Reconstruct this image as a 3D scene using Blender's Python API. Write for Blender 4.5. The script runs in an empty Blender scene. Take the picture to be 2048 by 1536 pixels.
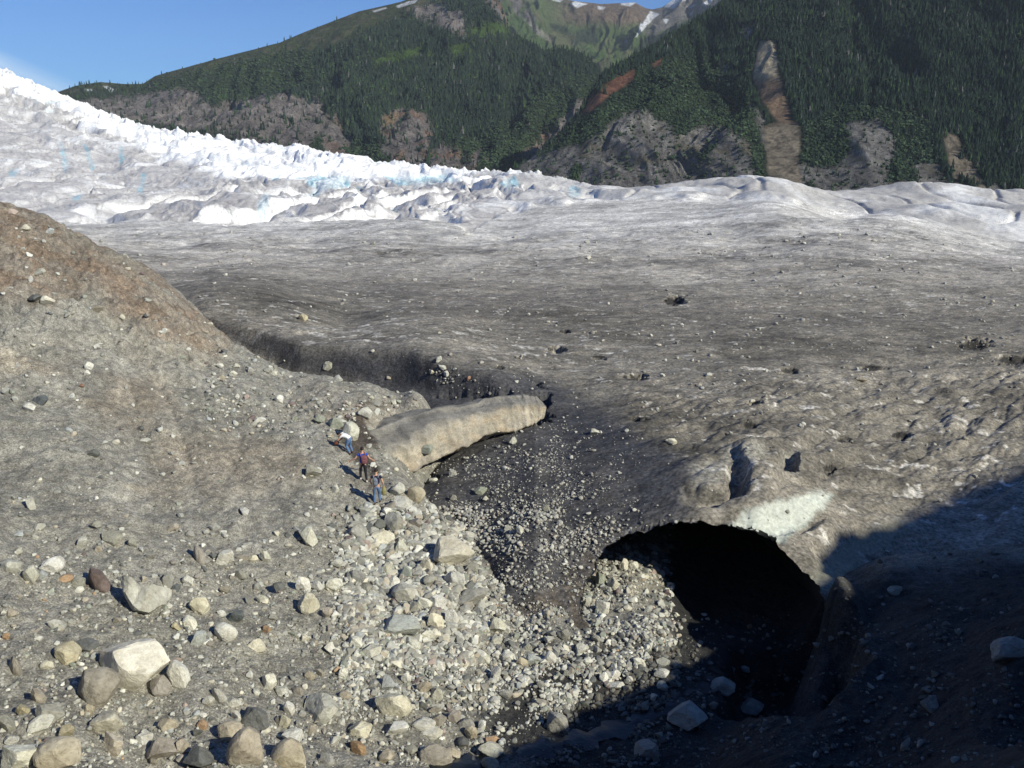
import bpy, math, random, time
T0 = time.time()
import numpy as np
from mathutils import Vector, Matrix, Quaternion
random.seed(7); rng = np.random.default_rng(7)
S = bpy.context.scene
COL = S.collection
R = math.radians

# ------------------------------------------------------------------ camera
F = 1773.0; PITCH = R(13.9)
cp, sp = math.cos(PITCH), math.sin(PITCH)
cam = bpy.data.cameras.new('camera'); co = bpy.data.objects.new('camera', cam); COL.objects.link(co)
cam.sensor_width = 36; cam.lens = F/2048*36; cam.clip_start = 0.1; cam.clip_end = 30000
co.location = (0, 0, 0); co.rotation_euler = (R(90)-PITCH, 0, 0)
S.camera = co

def raydir(px, py):
    u = (px-1024)/F; v = (768-py)/F
    return np.array([u, cp+sp*v, -sp+cp*v])
def wpt(px, py, Y):                                  # point of the world on that line of sight, Y metres ahead
    d = raydir(px, py); return d*(Y/d[1])
def proj(x, y, z):
    d = y*cp - z*sp; v = y*sp + z*cp
    d = np.maximum(d, 0.05)
    return 1024+F*x/d, 768-F*v/d

# ------------------------------------------------------------------ noise
def _h(ix, iy, s):
    n = (ix*374761393 + iy*668265263 + s*974634777) & 0xffffffff
    n = ((n ^ (n >> 13))*1274126177) & 0xffffffff
    return ((n ^ (n >> 16)) & 0xffffff)/float(0x1000000)
def pn(x, y, s=0):
    x0 = np.floor(x); y0 = np.floor(y); fx = x-x0; fy = y-y0
    ix = x0.astype(np.int64); iy = y0.astype(np.int64)
    u = fx*fx*fx*(fx*(fx*6-15)+10); v = fy*fy*fy*(fy*(fy*6-15)+10)
    def g(dx, dy):
        a = _h(ix+dx, iy+dy, s)*2*math.pi
        return np.cos(a)*(fx-dx)+np.sin(a)*(fy-dy)
    a = g(0, 0); b = g(1, 0); c = g(0, 1); d = g(1, 1)
    return (a+(b-a)*u + ((c+(d-c)*u)-(a+(b-a)*u))*v)*1.5
def fbm(x, y, o=4, s=0, gain=.5):
    t = 0; amp = 1; n = 0
    for k in range(o):
        t = t+amp*pn(x, y, s+k*17); n += amp; amp *= gain; x = x*2.03+7.1; y = y*2.03+3.3
    return t/n
def ridged(x, y, o=4, s=0, gain=.5):
    t = 0; amp = 1; n = 0
    for k in range(o):
        t = t+amp*(1-np.abs(pn(x, y, s+k*13))*1.6); n += amp; amp *= gain; x = x*2.1+5.1; y = y*2.1+1.3
    return t/n
def ss(a, b, x):
    t = np.clip((x-a)/(b-a), 0, 1); return t*t*(3-2*t)
def mix(a, b, t):
    return a+(np.asarray(b)-a)*t[..., None]

def polymask(px, py, poly, soft):
    """1 inside the polygon, 0 outside, soft px wide edge"""
    P = np.array(poly, float); n = len(P)
    best = np.full(px.shape, 1e9); inside = np.zeros(px.shape, bool)
    x0, y0 = P.min(0)-soft*2; x1, y1 = P.max(0)+soft*2
    sel = (px > x0) & (px < x1) & (py > y0) & (py < y1)
    if not sel.any(): return np.zeros(px.shape)
    X = px[sel]; Y = py[sel]; b = np.full(X.shape, 1e9); ins = np.zeros(X.shape, bool)
    for i in range(n):
        ax, ay = P[i]; bx, by = P[(i+1) % n]
        dx, dy = bx-ax, by-ay
        t = np.clip(((X-ax)*dx+(Y-ay)*dy)/(dx*dx+dy*dy+1e-9), 0, 1)
        b = np.minimum(b, np.hypot(X-ax-t*dx, Y-ay-t*dy))
        c = ((ay > Y) != (by > Y))
        xi = (bx-ax)*(Y-ay)/(by-ay if by != ay else 1e-9)+ax
        ins ^= (c & (X < xi))
    sd = np.where(ins, b, -b)
    out = np.zeros(px.shape); out[sel] = ss(-soft, soft, sd)
    return out

class Surf:
    """smooth surface through control points: height/distance over (x/Y, log Y)"""
    def __init__(self, pts, c=.06, world=()):
        W = [wpt(*p) for p in pts]+[np.array(w, float) for w in world]
        W = np.array(W)
        self.q = np.stack([W[:, 0]/W[:, 1]*3, np.log(W[:, 1])], 1)
        v = W[:, 2]/W[:, 1]; self.c = c
        n = len(W); A = np.zeros((n+3, n+3))
        A[:n, :n] = self.k(self.q[:, None]-self.q[None])-np.eye(n)*1e-4
        A[:n, n] = 1; A[:n, n+1:] = self.q; A[n, :n] = 1; A[n+1:, :n] = self.q.T
        self.w = np.linalg.solve(A, np.r_[v, 0, 0, 0]); self.n = n
    def k(self, d):
        return -np.sqrt((d**2).sum(-1)+self.c**2)
    def __call__(self, x, y):
        sh = x.shape; q = np.stack([(x/y).ravel()*3, np.log(y).ravel()], 1)
        out = np.zeros(len(q))
        for i in range(0, len(q), 20000):
            Q = q[i:i+20000]
            out[i:i+20000] = self.k(Q[:, None]-self.q[None])@self.w[:self.n]+self.w[self.n]+Q@self.w[self.n+1:]
        return out.reshape(sh)*y

# ------------------------------------------------------------------ mesh helpers
def mesh_np(name, V, Fc, cols=None, extra=None, smooth=True):
    """V (n,3), Fc list of (m,k) arrays"""
    me = bpy.data.meshes.new(name)
    Fc = [f for f in Fc if len(f)]
    loops = np.concatenate([f.ravel() for f in Fc]).astype(np.int32)
    tot = np.concatenate([np.full(len(f), f.shape[1]) for f in Fc])
    st = np.r_[0, np.cumsum(tot)[:-1]].astype(np.int32)
    me.vertices.add(len(V)); me.vertices.foreach_set('co', np.asarray(V, np.float32).ravel())
    me.loops.add(len(loops)); me.loops.foreach_set('vertex_index', loops)
    me.polygons.add(len(st)); me.polygons.foreach_set('loop_start', st)
    me.polygons.foreach_set('use_smooth', np.full(len(st), smooth))
    me.update(calc_edges=True)
    def att(nm, c):
        a = me.attributes.new(nm, 'FLOAT_COLOR', 'POINT')
        a.data.foreach_set('color', np.concatenate([c, np.ones((len(c), 1))], 1).astype(np.float32).ravel())
    if cols is not None: att('Col', np.asarray(cols))
    for k, c in (extra or {}).items(): att(k, c)
    return me
def grid_faces(n, m, keep=None):
    i = np.arange(n*m).reshape(n, m)
    f = np.stack([i[:-1, :-1], i[:-1, 1:], i[1:, 1:], i[1:, :-1]], -1).reshape(-1, 4)
    if keep is not None: f = f[keep.ravel()[f].all(1)]
    return f
def link(name, me, mat=None, parent=None):
    o = bpy.data.objects.new(name, me); COL.objects.link(o)
    if mat: me.materials.clear(); me.materials.append(mat)
    if parent: o.parent = parent
    return o
def tag(o, label=None, cat=None, group=None, kind=None):
    for k, v in (('label', label), ('category', cat), ('group', group), ('kind', kind)):
        if v: o[k] = v
    return o

# ------------------------------------------------------------------ materials
def mat_new(name):
    m = bpy.data.materials.new(name); m.use_nodes = True
    nt = m.node_tree; b = nt.nodes['Principled BSDF']; return m, nt, b
def N(nt, t, **kw):
    n = nt.nodes.new(t)
    for k, v in kw.items():
        if k in n.inputs: n.inputs[k].default_value = v
        else: setattr(n, k, v)
    return n
def mapping(nt, scale, src='Object'):
    tc = N(nt, 'ShaderNodeTexCoord'); mp = N(nt, 'ShaderNodeMapping'); mp.inputs['Scale'].default_value = scale
    nt.links.new(tc.outputs[src], mp.inputs['Vector']); return mp
def noise(nt, mp, scale, detail=6, rough=.6, dist=0):
    n = N(nt, 'ShaderNodeTexNoise'); n.inputs['Scale'].default_value = scale; n.inputs['Detail'].default_value = detail
    n.inputs['Roughness'].default_value = rough; n.inputs['Distortion'].default_value = dist
    nt.links.new(mp.outputs[0], n.inputs['Vector']); return n
def ramp(nt, src, stops):
    r = N(nt, 'ShaderNodeValToRGB'); e = r.color_ramp.elements
    while len(e) < len(stops): e.new(.5)
    for i, (p, c) in enumerate(stops):
        e[i].position = p; e[i].color = (c if hasattr(c, '__len__') else (c, c, c))+(1,) if hasattr(c, '__len__') else (c, c, c, 1)
    nt.links.new(src, r.inputs[0]); return r
def mul(nt, a, b, fac=1, mode='MULTIPLY'):
    m = N(nt, 'ShaderNodeMix'); m.data_type = 'RGBA'; m.blend_type = mode; m.inputs[0].default_value = fac
    for s, i in ((a, 6), (b, 7)):
        if isinstance(s, tuple): m.inputs[i].default_value = s
        else: nt.links.new(s, m.inputs[i])
    return m
def bump(nt, b, src, strength, dist):
    bp = N(nt, 'ShaderNodeBump'); bp.inputs['Strength'].default_value = strength; bp.inputs['Distance'].default_value = dist
    nt.links.new(src, bp.inputs['Height'])
    if b.inputs['Normal'].is_linked:
        nt.links.new(b.inputs['Normal'].links[0].from_socket, bp.inputs['Normal'])
    nt.links.new(bp.outputs[0], b.inputs['Normal']); return bp

def m_attr(name, specs, rough=.95, bumps=(), spec=.25):
    """vertex colour x noises; specs: (mapping scale, noise scale, low, high[, distortion])"""
    m, nt, b = mat_new(name)
    a = N(nt, 'ShaderNodeAttribute'); a.attribute_name = 'Col'; out = a.outputs['Color']
    for sc, ns, p0, lo, p1, hi in specs:
        n = noise(nt, mapping(nt, sc), ns, 7, .65)
        r = ramp(nt, n.outputs['Fac'], ((p0, lo), (p1, hi)))
        out = mul(nt, out, r.outputs[0]).outputs[2]
    nt.links.new(out, b.inputs['Base Color'])
    b.inputs['Roughness'].default_value = rough; b.inputs['Specular IOR Level'].default_value = spec
    for sc, ns, st, di in bumps:
        n = noise(nt, mapping(nt, sc), ns, 8, .7); bump(nt, b, n.outputs['Fac'], st, di)
    return m, nt, b
def m_plain(name, col, rough=.9, var=.25, scale=30):
    m, nt, b = mat_new(name)
    n = noise(nt, mapping(nt, (1, 1, 1)), scale, 5)
    r = ramp(nt, n.outputs['Fac'], ((.3, 1-var), (.7, 1+var)))
    nt.links.new(mul(nt, col+(1,), r.outputs[0]).outputs[2], b.inputs['Base Color'])
    b.inputs['Roughness'].default_value = rough; b.inputs['Specular IOR Level'].default_value = .2
    return m

M_GROUND, nt, b = m_attr('moraine silt', [((1, 1, 1), .5, .3, .72, .7, 1.25), ((1, 1, 1), 3.5, .32, .62, .68, 1.35), ((1, 1, 1), 16, .35, .5, .66, 1.55)],
                         bumps=[((1, 1, 1), 1.6, .8, .25), ((1, 1, 1), 9, .9, .07)])
M_ICE, nt, b = m_attr('debris covered ice', [((.5, .8, 1), .22, .3, .75, .7, 1.22), ((.6, 1, 1), 1.5, .3, .6, .7, 1.4), ((.7, 1, 1), 7, .34, .45, .66, 1.6)],
                      rough=.85, bumps=[((.5, 1, 1), .9, .7, .3), ((.6, 1, 1), 5, .8, .08)])
sa = N(nt, 'ShaderNodeAttribute'); sa.attribute_name = 'Smooth'
inv = N(nt, 'ShaderNodeMath'); inv.operation = 'SUBTRACT'; inv.inputs[0].default_value = 1; nt.links.new(sa.outputs['Fac'], inv.inputs[1])
for n_ in list(nt.nodes):
    if n_.type == 'MIX' and n_.blend_type == 'MULTIPLY': nt.links.new(inv.outputs[0], n_.inputs[0])
    if n_.type == 'BUMP':
        k_ = N(nt, 'ShaderNodeMath'); k_.operation = 'MULTIPLY'; k_.inputs[1].default_value = n_.inputs['Strength'].default_value; nt.links.new(inv.outputs[0], k_.inputs[0]); nt.links.new(k_.outputs[0], n_.inputs['Strength'])
M_HILL, nt, b = m_attr('mountain side', [((1, 1, 1), .012, .3, .75, .7, 1.2), ((1, 1, .5), .06, .3, .55, .7, 1.4), ((1, 1, .6), .25, .3, .6, .7, 1.4)],
                       bumps=[((1, 1, 1), .05, 1, 14), ((1, 1, 1), .2, 1, 3)])
M_TUN, nt, b = m_attr('dark tunnel ice', [((1, 1, 1), .8, .3, .6, .7, 1.4)], rough=.6, bumps=[((1, 1, 1), 1.2, .8, .3)])
M_STONE, nt, b = m_attr('loose stones', [((1, 1, 1), 9, .3, .8, .7, 1.2)], rough=.9)
M_LEAF, nt, b = m_attr('conifer foliage', [((1, 1, 1), .5, .3, .55, .7, 1.45)], rough=.9, spec=.1)
M_OUT, nt, b = m_attr('tan bedrock', [((1, 1, 1), .7, .3, .75, .7, 1.2), ((.35, 1.3, 1.3), 2.2, .33, .74, .68, 1.2), ((1, 1, 1), 12, .35, .75, .65, 1.2)],
                      bumps=[((.5, 1.2, 1.2), 1.4, .55, .2), ((1, 1, 1), 8, .7, .05)])

def m_boulder():
    m, nt, b = mat_new('boulder stone')
    oi = N(nt, 'ShaderNodeObjectInfo')
    tc = N(nt, 'ShaderNodeTexCoord'); mp = N(nt, 'ShaderNodeMapping')
    nt.links.new(tc.outputs['Object'], mp.inputs['Vector'])
    cx = N(nt, 'ShaderNodeCombineXYZ'); mm = N(nt, 'ShaderNodeMath'); mm.operation = 'MULTIPLY'; mm.inputs[1].default_value = 37
    nt.links.new(oi.outputs['Random'], mm.inputs[0]); nt.links.new(mm.outputs[0], cx.inputs[0]); nt.links.new(mm.outputs[0], cx.inputs[2])
    nt.links.new(cx.outputs[0], mp.inputs['Location'])
    n1 = noise(nt, mp, 1.1, 5, .6, .6); n2 = noise(nt, mp, 9, 8, .75); n3 = noise(nt, mp, 3.2, 6, .7, 1.5)
    out = mul(nt, oi.outputs['Color'], ramp(nt, n1.outputs['Fac'], ((.33, (.72, .70, .66)), (.62, (1.1, 1.1, 1.1)))).outputs[0]).outputs[2]
    out = mul(nt, out, ramp(nt, n2.outputs['Fac'], ((.3, .66), (.5, 1.0), (.68, 1.22))).outputs[0]).outputs[2]
    out = mul(nt, out, ramp(nt, n3.outputs['Fac'], ((.33, (.62, .58, .52)), (.45, (1, 1, 1)))).outputs[0], .7).outputs[2]
    # silt gathered on the undersides of the stone
    nt.links.new(out, b.inputs['Base Color']); b.inputs['Roughness'].default_value = .92; b.inputs['Specular IOR Level'].default_value = .2
    bump(nt, b, n3.outputs['Fac'], .55, .12); bump(nt, b, n2.outputs['Fac'], .6, .05)
    return m
M_BOULDER = m_boulder()

# ------------------------------------------------------------------ sun and sky
EL = R(33); AZ = math.atan2(.80, -.60)                     # clockwise from +Y
L = np.array([math.sin(AZ)*math.cos(EL), math.cos(AZ)*math.cos(EL), math.sin(EL)])
sun = bpy.data.lights.new('sun', 'SUN'); so = bpy.data.objects.new('sun', sun); COL.objects.link(so)
sun.energy = 5.0; sun.angle = R(.53); sun.color = (1, .955, .80)
so.rotation_euler = Vector(-L).to_track_quat('-Z', 'Y').to_euler(); so.location = (60, -60, 60)
w = bpy.data.worlds.new('World'); S.world = w; w.use_nodes = True; nt = w.node_tree
bg = nt.nodes['Background']; bg.inputs[1].default_value = .072
sk = nt.nodes.new('ShaderNodeTexSky'); sk.sky_type = 'NISHITA'; sk.sun_disc = False
sk.sun_elevation = EL; sk.sun_rotation = AZ; sk.air_density = 1.0; sk.dust_density = .3; sk.ozone_density = 1.5; sk.altitude = 100
# a thin wisp of cirrus, part of the sky
tc = nt.nodes.new('ShaderNodeTexCoord'); sx = nt.nodes.new('ShaderNodeSeparateXYZ'); nt.links.new(tc.outputs['Generated'], sx.inputs[0])
def mth(op, a, b_=None, c=None):
    n = nt.nodes.new('ShaderNodeMath'); n.operation = op
    for i, v in enumerate((a, b_, c)):
        if v is None: continue
        if isinstance(v, (int, float)): n.inputs[i].default_value = v
        else: nt.links.new(v, n.inputs[i])
    return n.outputs[0]
az = mth('DIVIDE', sx.outputs[0], sx.outputs[1]); el = mth('DIVIDE', sx.outputs[2], sx.outputs[1])
line = mth('ADD', mth('MULTIPLY', az, .42), .345)         # elevation of the streak falls to the right
d_ = mth('ABSOLUTE', mth('SUBTRACT', el, mth('SUBTRACT', .345-.345-.125+.0, mth('MULTIPLY', az, .42))))
band = mth('SUBTRACT', 1.0, mth('MULTIPLY', d_, 60.0)); band = mth('MAXIMUM', band, 0.0)
nz = nt.nodes.new('ShaderNodeTexNoise'); nz.inputs['Scale'].default_value = 7; nz.inputs['Detail'].default_value = 6
mp = nt.nodes.new('ShaderNodeMapping'); mp.inputs['Scale'].default_value = (1, 1, 5); mp.inputs['Rotation'].default_value = (0, .4, 0)
nt.links.new(tc.outputs['Generated'], mp.inputs[0]); nt.links.new(mp.outputs[0], nz.inputs['Vector'])
fade = mth('MULTIPLY', mth('SUBTRACT', -.40, az), 6.0); fade = mth('MINIMUM', mth('MAXIMUM', fade, 0.0), 1.0)
fac = mth('MULTIPLY', mth('MULTIPLY', mth('MULTIPLY', band, fade), nz.outputs['Fac']), 1.1)
mx = nt.nodes.new('ShaderNodeMix'); mx.data_type = 'RGBA'; nt.links.new(fac, mx.inputs[0]); tint = nt.nodes.new('ShaderNodeMix'); tint.data_type = 'RGBA'; tint.blend_type = 'MULTIPLY'; tint.inputs[0].default_value = 1; tint.inputs[7].default_value = (.42, .78, 1.40, 1); nt.links.new(sk.outputs[0], tint.inputs[6]); nt.links.new(tint.outputs[2], mx.inputs[6])
mx.inputs[7].default_value = (10, 12, 14, 1)
nt.links.new(mx.outputs[2], bg.inputs[0])

# ------------------------------------------------------------------ ground
GP = [(-300,1536,17),(0,1536,19),(300,1536,20.5),(600,1536,22),(900,1536,24),(1100,1536,25),(1400,1536,24.5),(1700,1536,21),(2048,1536,17.5),(2400,1536,15),
 (-300,1300,21),(0,1300,24),(300,1300,26),(600,1300,28.5),(900,1300,30.5),(1100,1300,31.3),(1300,1300,31.5),(1700,1300,27.5),(1860,1300,25),(2048,1300,22),(2350,1300,19),
 (1540,1400,27),(1400,1420,28.2),(1250,1420,28.2),(1850,1450,21.5),(0,1420,21.3),(600,1420,25),
 (0,1100,29),(300,1100,32),(600,1100,35),(800,1100,37),(900,1100,37.6),(1000,1235,33.7),(1180,1235,33.8),(1250,1150,37.5),(1330,1250,33.6),
 (0,950,35),(300,950,38.5),(600,950,40.7),(740,1000,40.3),(810,1000,40.6),(1450,1330,32),(1540,1345,32),(1600,1300,33),(1620,1240,35),(1500,1260,36),(1400,1220,38),(1560,1395,29),(1700,1230,29.5),(1692,1300,28.5),(1750,1172,32),(1715,1182,32),(1740,1230,30.2),(1500,1400,29.5),
 (-300,800,36),(0,800,40),(200,800,43),(400,800,46.5),(600,800,50),(720,830,49),(720,900,45),(650,900,43.5),
 (0,650,46),(200,650,50),(370,650,56),(0,500,54),(130,500,59),
 (-300,330,62),(0,410,64),(100,440,64),(200,490,64),(290,530,64),(350,580,62.5),(390,625,61),(450,680,58.5),(520,722,56.5),(640,754,55),(740,770,53.5),(790,781,52.8),(840,792,52),(800,800,51.6),
 (1650,1175,31),(1830,1154,32),(2048,1130,33),(2350,1100,35)]
def aY(a, Y, z): return (a*Y, Y, z)
GW = [aY(.20,38,-19.6),aY(.25,45,-20.5),aY(.3,60,-21),aY(.1,50,-20),aY(0,44,-18.6),aY(0,52,-19),aY(-.1,49,-17),aY(.0,60,-20),aY(-.1,60,-17),aY(-.2,64,-17.5),aY(-.25,70,-18),
      aY(-.35,74,-15),aY(-.5,76,-10),aY(-.7,80,-3),aY(-.6,100,-22),aY(-.3,100,-22),aY(0,100,-24),aY(.5,100,-24),aY(.9,100,-24),aY(.35,40,-20),aY(.5,44,-20),aY(.55,60,-22),
      aY(0,3,-2.6),aY(0,8,-8.4),aY(-.8,8,-7),aY(.8,8,-5.5),aY(0,13,-13),aY(.6,12,-9),aY(-.6,13,-10.5),aY(-1.2,20,-8),aY(1.2,20,-6),aY(1.3,3,-2),aY(-1.3,3,-2),
      aY(-1.2,60,0),aY(1.2,60,-8),aY(-1.2,400,-10),aY(0,400,-35),aY(1.2,400,-35),aY(-.5,1500,-60),aY(.5,1500,-60)]
G = Surf(GP, world=GW)
aa = np.unique(np.r_[np.linspace(-1.3, -.66, 60), np.linspace(-.66, .66, 1000), np.linspace(.66, 1.3, 60)])
yy = np.unique(np.r_[np.geomspace(3, 15, 50), np.geomspace(15, 70, 820), np.geomspace(70, 1500, 60)])
A, Y = np.meshgrid(aa, yy); X = A*Y
Z = G(X, Y)
px, py = proj(X, Y, Z)
Z = Z - 1.9*polymask(px+fbm(X*.8, Y*.8, 3, 48)*22, py, [(1500,1170),(1668,1165),(1706,1240),(1722,1320),(1620,1420),(1450,1420)], 22)*(Y < 34)*(Y > 20)
Z = Z - .85*polymask(px, py, [(765,730),(905,730),(920,850),(755,850)], 38)*(Y < 60)
px, py = proj(X, Y, Z)
# relief of the slope: benches in the bedrock, rills, lumps
hillm = polymask(px, py, [(-400,300),(0,400),(210,480),(400,620),(470,700),(380,760),(150,700),(0,760),(-400,800)], 40)
near = ss(120, 60, Y)
t = Z*1.6+fbm(X*.08, Y*.08, 3, 5)*2.5
bench = (t-np.floor(t)); bench = np.where(bench < .75, bench/.75, 1-(bench-.75)/.25)*.0+bench
Z = Z + near*(fbm(X*.18, Y*.18, 4, 1)*.55 + fbm(X*.9, Y*.9, 4, 2)*.22 + fbm(X*3.5, Y*3.5, 3, 3)*.05)
Z = Z + hillm*(fbm(X*.25, Y*.6, 4, 9)*.9 + (ridged(X*.5, Z*.9+Y*.3, 3, 8)-.6)*.7)
rill = np.abs(pn((X+Y*.55)*.32, (Y-X*.4)*.035, 21))
Z = Z - near*ss(.12, 0, rill)*.10*polymask(px, py, [(200,700),(500,730),(780,960),(600,1060),(250,900)], 60)
px, py = proj(X, Y, Z)
wx = px+fbm(X*.3, Y*.3, 4, 31)*70; wy = py+fbm(X*.3, Y*.3, 4, 32)*45
C = np.ones(X.shape+(3,))*np.array([.272, .260, .222])
n1 = fbm(X*.12, Y*.12, 4, 40); n2 = fbm(X*.5, Y*.5, 4, 41)
C = mix(C, [.215, .207, .175], ss(0, .35, n1)*.8)
C = mix(C, [.31, .295, .24], ss(.1, .4, n2)*.6)
tan = ss(.12, .32, fbm(X*.22, Y*.22, 3, 43))*ss(1150, 950, py)
C = mix(C, [.28, .25, .20], tan*.35)
brown = polymask(wx, wy, [(-400,300),(0,395),(210,470),(380,600),(450,690),(430,720),(300,660),(160,590),(0,610),(-400,600)], 22)
C = mix(C, [.205, .155, .112], brown*(.5+.45*ss(-.2, .3, n2)))
for q in ([(-60,690),(90,690),(140,720),(60,760),(-60,750)], [(300,640),(430,675),(430,705),(360,690)], [(640,830),(720,790),(800,800),(760,850),(690,850)], [(180,760),(330,770),(330,860),(240,850)], [(300,900),(560,880),(640,950),(420,970),(280,950)]):
    C = mix(C, [.30, .225, .15], polymask(wx+n2*90, wy+n1*80, q, 34)*.28)
dark = polymask(wx, wy, [(1050,1536),(900,1480),(1100,1290),(1330,1290),(1420,1100),(1640,1160),(2400,1040),(2400,1900),(900,1900)], 60)  # shadow over the gully painted into the slope colour as near black
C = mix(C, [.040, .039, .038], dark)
fu = fbm((X*.92+Y*.38)*.9, (-X*.38+Y*.92)*.9*0+(X*.35-Y*.9)*.12, 4, 49); fz = polymask(px, py, [(0,640),(420,690),(780,900),(760,1040),(500,1120),(0,1050)], 90)
C *= (1+.32*fu*fz)[..., None]
wet = polymask(wx, wy, [(690,850),(760,800),(760,870),(720,900),(780,960),(760,990),(700,930),(690,900)], 10)
C = mix(C, [.075, .062, .052], wet)
C *= (1+.35*fbm(X*2.2, Y*2.2, 3, 46))[..., None]
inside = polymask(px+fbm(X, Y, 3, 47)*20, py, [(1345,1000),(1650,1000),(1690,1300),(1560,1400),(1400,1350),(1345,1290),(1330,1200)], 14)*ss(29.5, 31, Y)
C = mix(C, [.03, .03, .03], inside)  # darkness of the cave painted into its floor colour
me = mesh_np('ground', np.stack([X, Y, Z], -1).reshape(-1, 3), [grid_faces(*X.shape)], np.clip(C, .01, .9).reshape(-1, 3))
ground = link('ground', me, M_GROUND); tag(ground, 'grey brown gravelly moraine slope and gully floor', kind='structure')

# ------------------------------------------------------------------ glacier
IP = [(400,628,75),(500,657,71.5),(600,685,68),(725,702,65),(850,715,62),(925,740,60),(1000,765,58),
 (880,930,44.5),(1000,1000,41.5),(1000,1100,37.5),(1000,1220,34),(850,1120,38.2),(830,1010,40.8),(760,950,43),(1200,1000,40),(1200,1115,36.5),(1150,1180,35),(1100,1240,33.6),(1180,1245,33.2),
 (1300,1060,37),(1400,1045,36.5),(1500,1065,36),(1560,1090,35.3),(1640,1165,33.6),(1450,1200,33.5),(1450,1300,31.5),(1640,1250,31.5),
 (1700,1150,35),(1850,1140,38),(1850,1080,40),(2048,1100,39),(1700,1090,37.5),(2048,950,46),(2048,1010,42),(1850,1010,43),
 (900,850,51),(1100,850,52),(1200,850,51),(1400,850,50),(1700,850,52),(2048,850,54),(2350,850,56),
 (1100,750,62),(1400,750,62),(1700,750,64),(2048,750,66),
 (700,650,82),(1000,650,82),(1400,650,82),(2048,650,86),(2350,650,88),
 (0,520,110),(300,550,112),(350,550,115),(700,550,118),(1100,550,119),(1500,550,120),(2048,550,125),(2400,550,130),
 (-300,450,150),(0,470,160),(250,480,165),(600,480,170),(1000,485,170),(1500,480,165),(2048,520,160),
 (-300,430,200),(200,447,205),(600,440,215),(850,435,215),(1000,460,200),(1300,440,205),(1550,410,215),(1750,432,212),(1900,460,205),(2048,500,190),
 (-300,80,700),(-300,300,380),(0,145,700),(0,230,500),(0,300,380),(0,400,250),(60,172,650),(200,230,620),(200,330,380),(200,410,250),(400,275,560),(400,350,350),(400,410,250),(600,302,500),(600,362,350),(800,334,430),(800,385,320),(950,350,400),(1050,348,340),(1050,400,260),
 (1260,378,330),(1400,362,300),(1550,362,300),(1640,388,340),(1700,390,300),(1820,370,330),(2048,386,330),(2048,440,240),(1820,430,240),(1700,445,232),(2400,400,330),(1450,400,255),
 (-300,150,1000),(0,230,1000),(400,330,900),(800,385,700),(1200,430,600),(1600,440,600),(2048,440,600),(2400,440,600)]
IWd = [aY(-.5,58,-20),aY(-.3,54,-18),aY(-.25,48,-19),aY(-.2,44,-19.5),aY(-.1,36,-20),aY(0,30,-21),aY(.2,27,-21),aY(.4,28,-21),aY(.6,30,-21),aY(.8,34,-21),aY(-.6,80,-20),aY(-.2,25,-22),aY(.2,24,-22),aY(-.13,50,-16.2)]
I = Surf(IP, c=.07, world=IWd)
aa = np.unique(np.r_[np.linspace(-.95, -.62, 40), np.linspace(-.62, .62, 1050), np.linspace(.62, .95, 40)])
yy = np.unique(np.r_[np.geomspace(24, 180, 760), np.geomspace(180, 720, 420), np.geomspace(720, 1000, 12)])
A, Y = np.meshgrid(aa, yy); X = A*Y
Z = I(X, Y); px, py = proj(X, Y, Z)
# the ice ends in a low dark wall behind the slope
wl = np.interp(px, [300,390,500,600,725,850,960,1060], [600,625,657,685,702,715,745,772])+fbm(X*.10, Y*.10, 2, 58)*8
Z = Z - np.interp(px, [330,380,500,700,850,960,1070], [0,.9,1.9,2.3,2.1,1.1,0])*ss(-2, 12, py-wl)*(Y < 90)
px, py = proj(X, Y, Z)
# how far into the clean broken ice (0 dirty sheet, 1 seracs)
bx = [-400,150,300,450,600,800,880,940,1000,1150,1300,1550,1700,1900,2048,2400]
by = [410,445,440,446,441,436,440,462,430,405,398,402,418,452,480,500]
bl = np.interp(px, bx, by)+fbm(px*.02, px*0+2, 2, 60)*8
clean = ss(3, -8, py-bl)
clean = np.where(Y < 150, 0, clean)
sharp = clean*ss(1330, 980, px)
Z0 = Z.copy()
wX = X+fbm(X*.03, Y*.03, 3, 61)*14; wY = Y+fbm(X*.03, Y*.03, 3, 62)*14
lefty = polymask(px, py, [(-500,150),(0,190),(150,260),(300,300),(480,345),(420,395),(250,430),(-500,430)], 30)
amp = (3.0+2.0*ss(230, 330, Y)+ss(480, 620, Y)*1.6)*(1-.45*lefty)
rd = ridged(wX*.036+wY*.02, wY*.020, 2, 63, .35); rd2 = ridged(wX*.15+wY*.05, wY*.06, 3, 65, .5)
hum = fbm(wX*.075+wY*.02, wY*.045, 2, 122, .4)
Z = Z + sharp*((rd-.62)*amp*(1.1+.7*ss(330, 480, Y)) + hum*2.6*ss(330, 230, Y) + (rd2-.6)*amp*(.38+.2*ss(330, 480, Y))*(1-.35*lefty) + (ridged(wX*.4, wY*.2, 2, 66)-.6)*.5)
# fins standing along the front of the clean ice, clefts between
fin = np.abs(pn(wX*.060-wY*.015, wY*.010, 64)); Z = Z + sharp*ss(.36, .05, fin)*-4.6*ss(420, 230, Y)*(1-.6*lefty)
Z = Z - sharp*ss(.06, .0, fin)*1.6*ss(420, 230, Y)
smoothm = clean*ss(980, 1330, px)
Z = Z + smoothm*(fbm(X*.030+.3*Y*.03, Y*.03, 3, 67)*4.2 + fbm(X*.2, Y*.1, 3, 68)*.5 - ss(.1, 0, np.abs(pn(X*.05, Y*.02, 69)))*.8)
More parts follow.
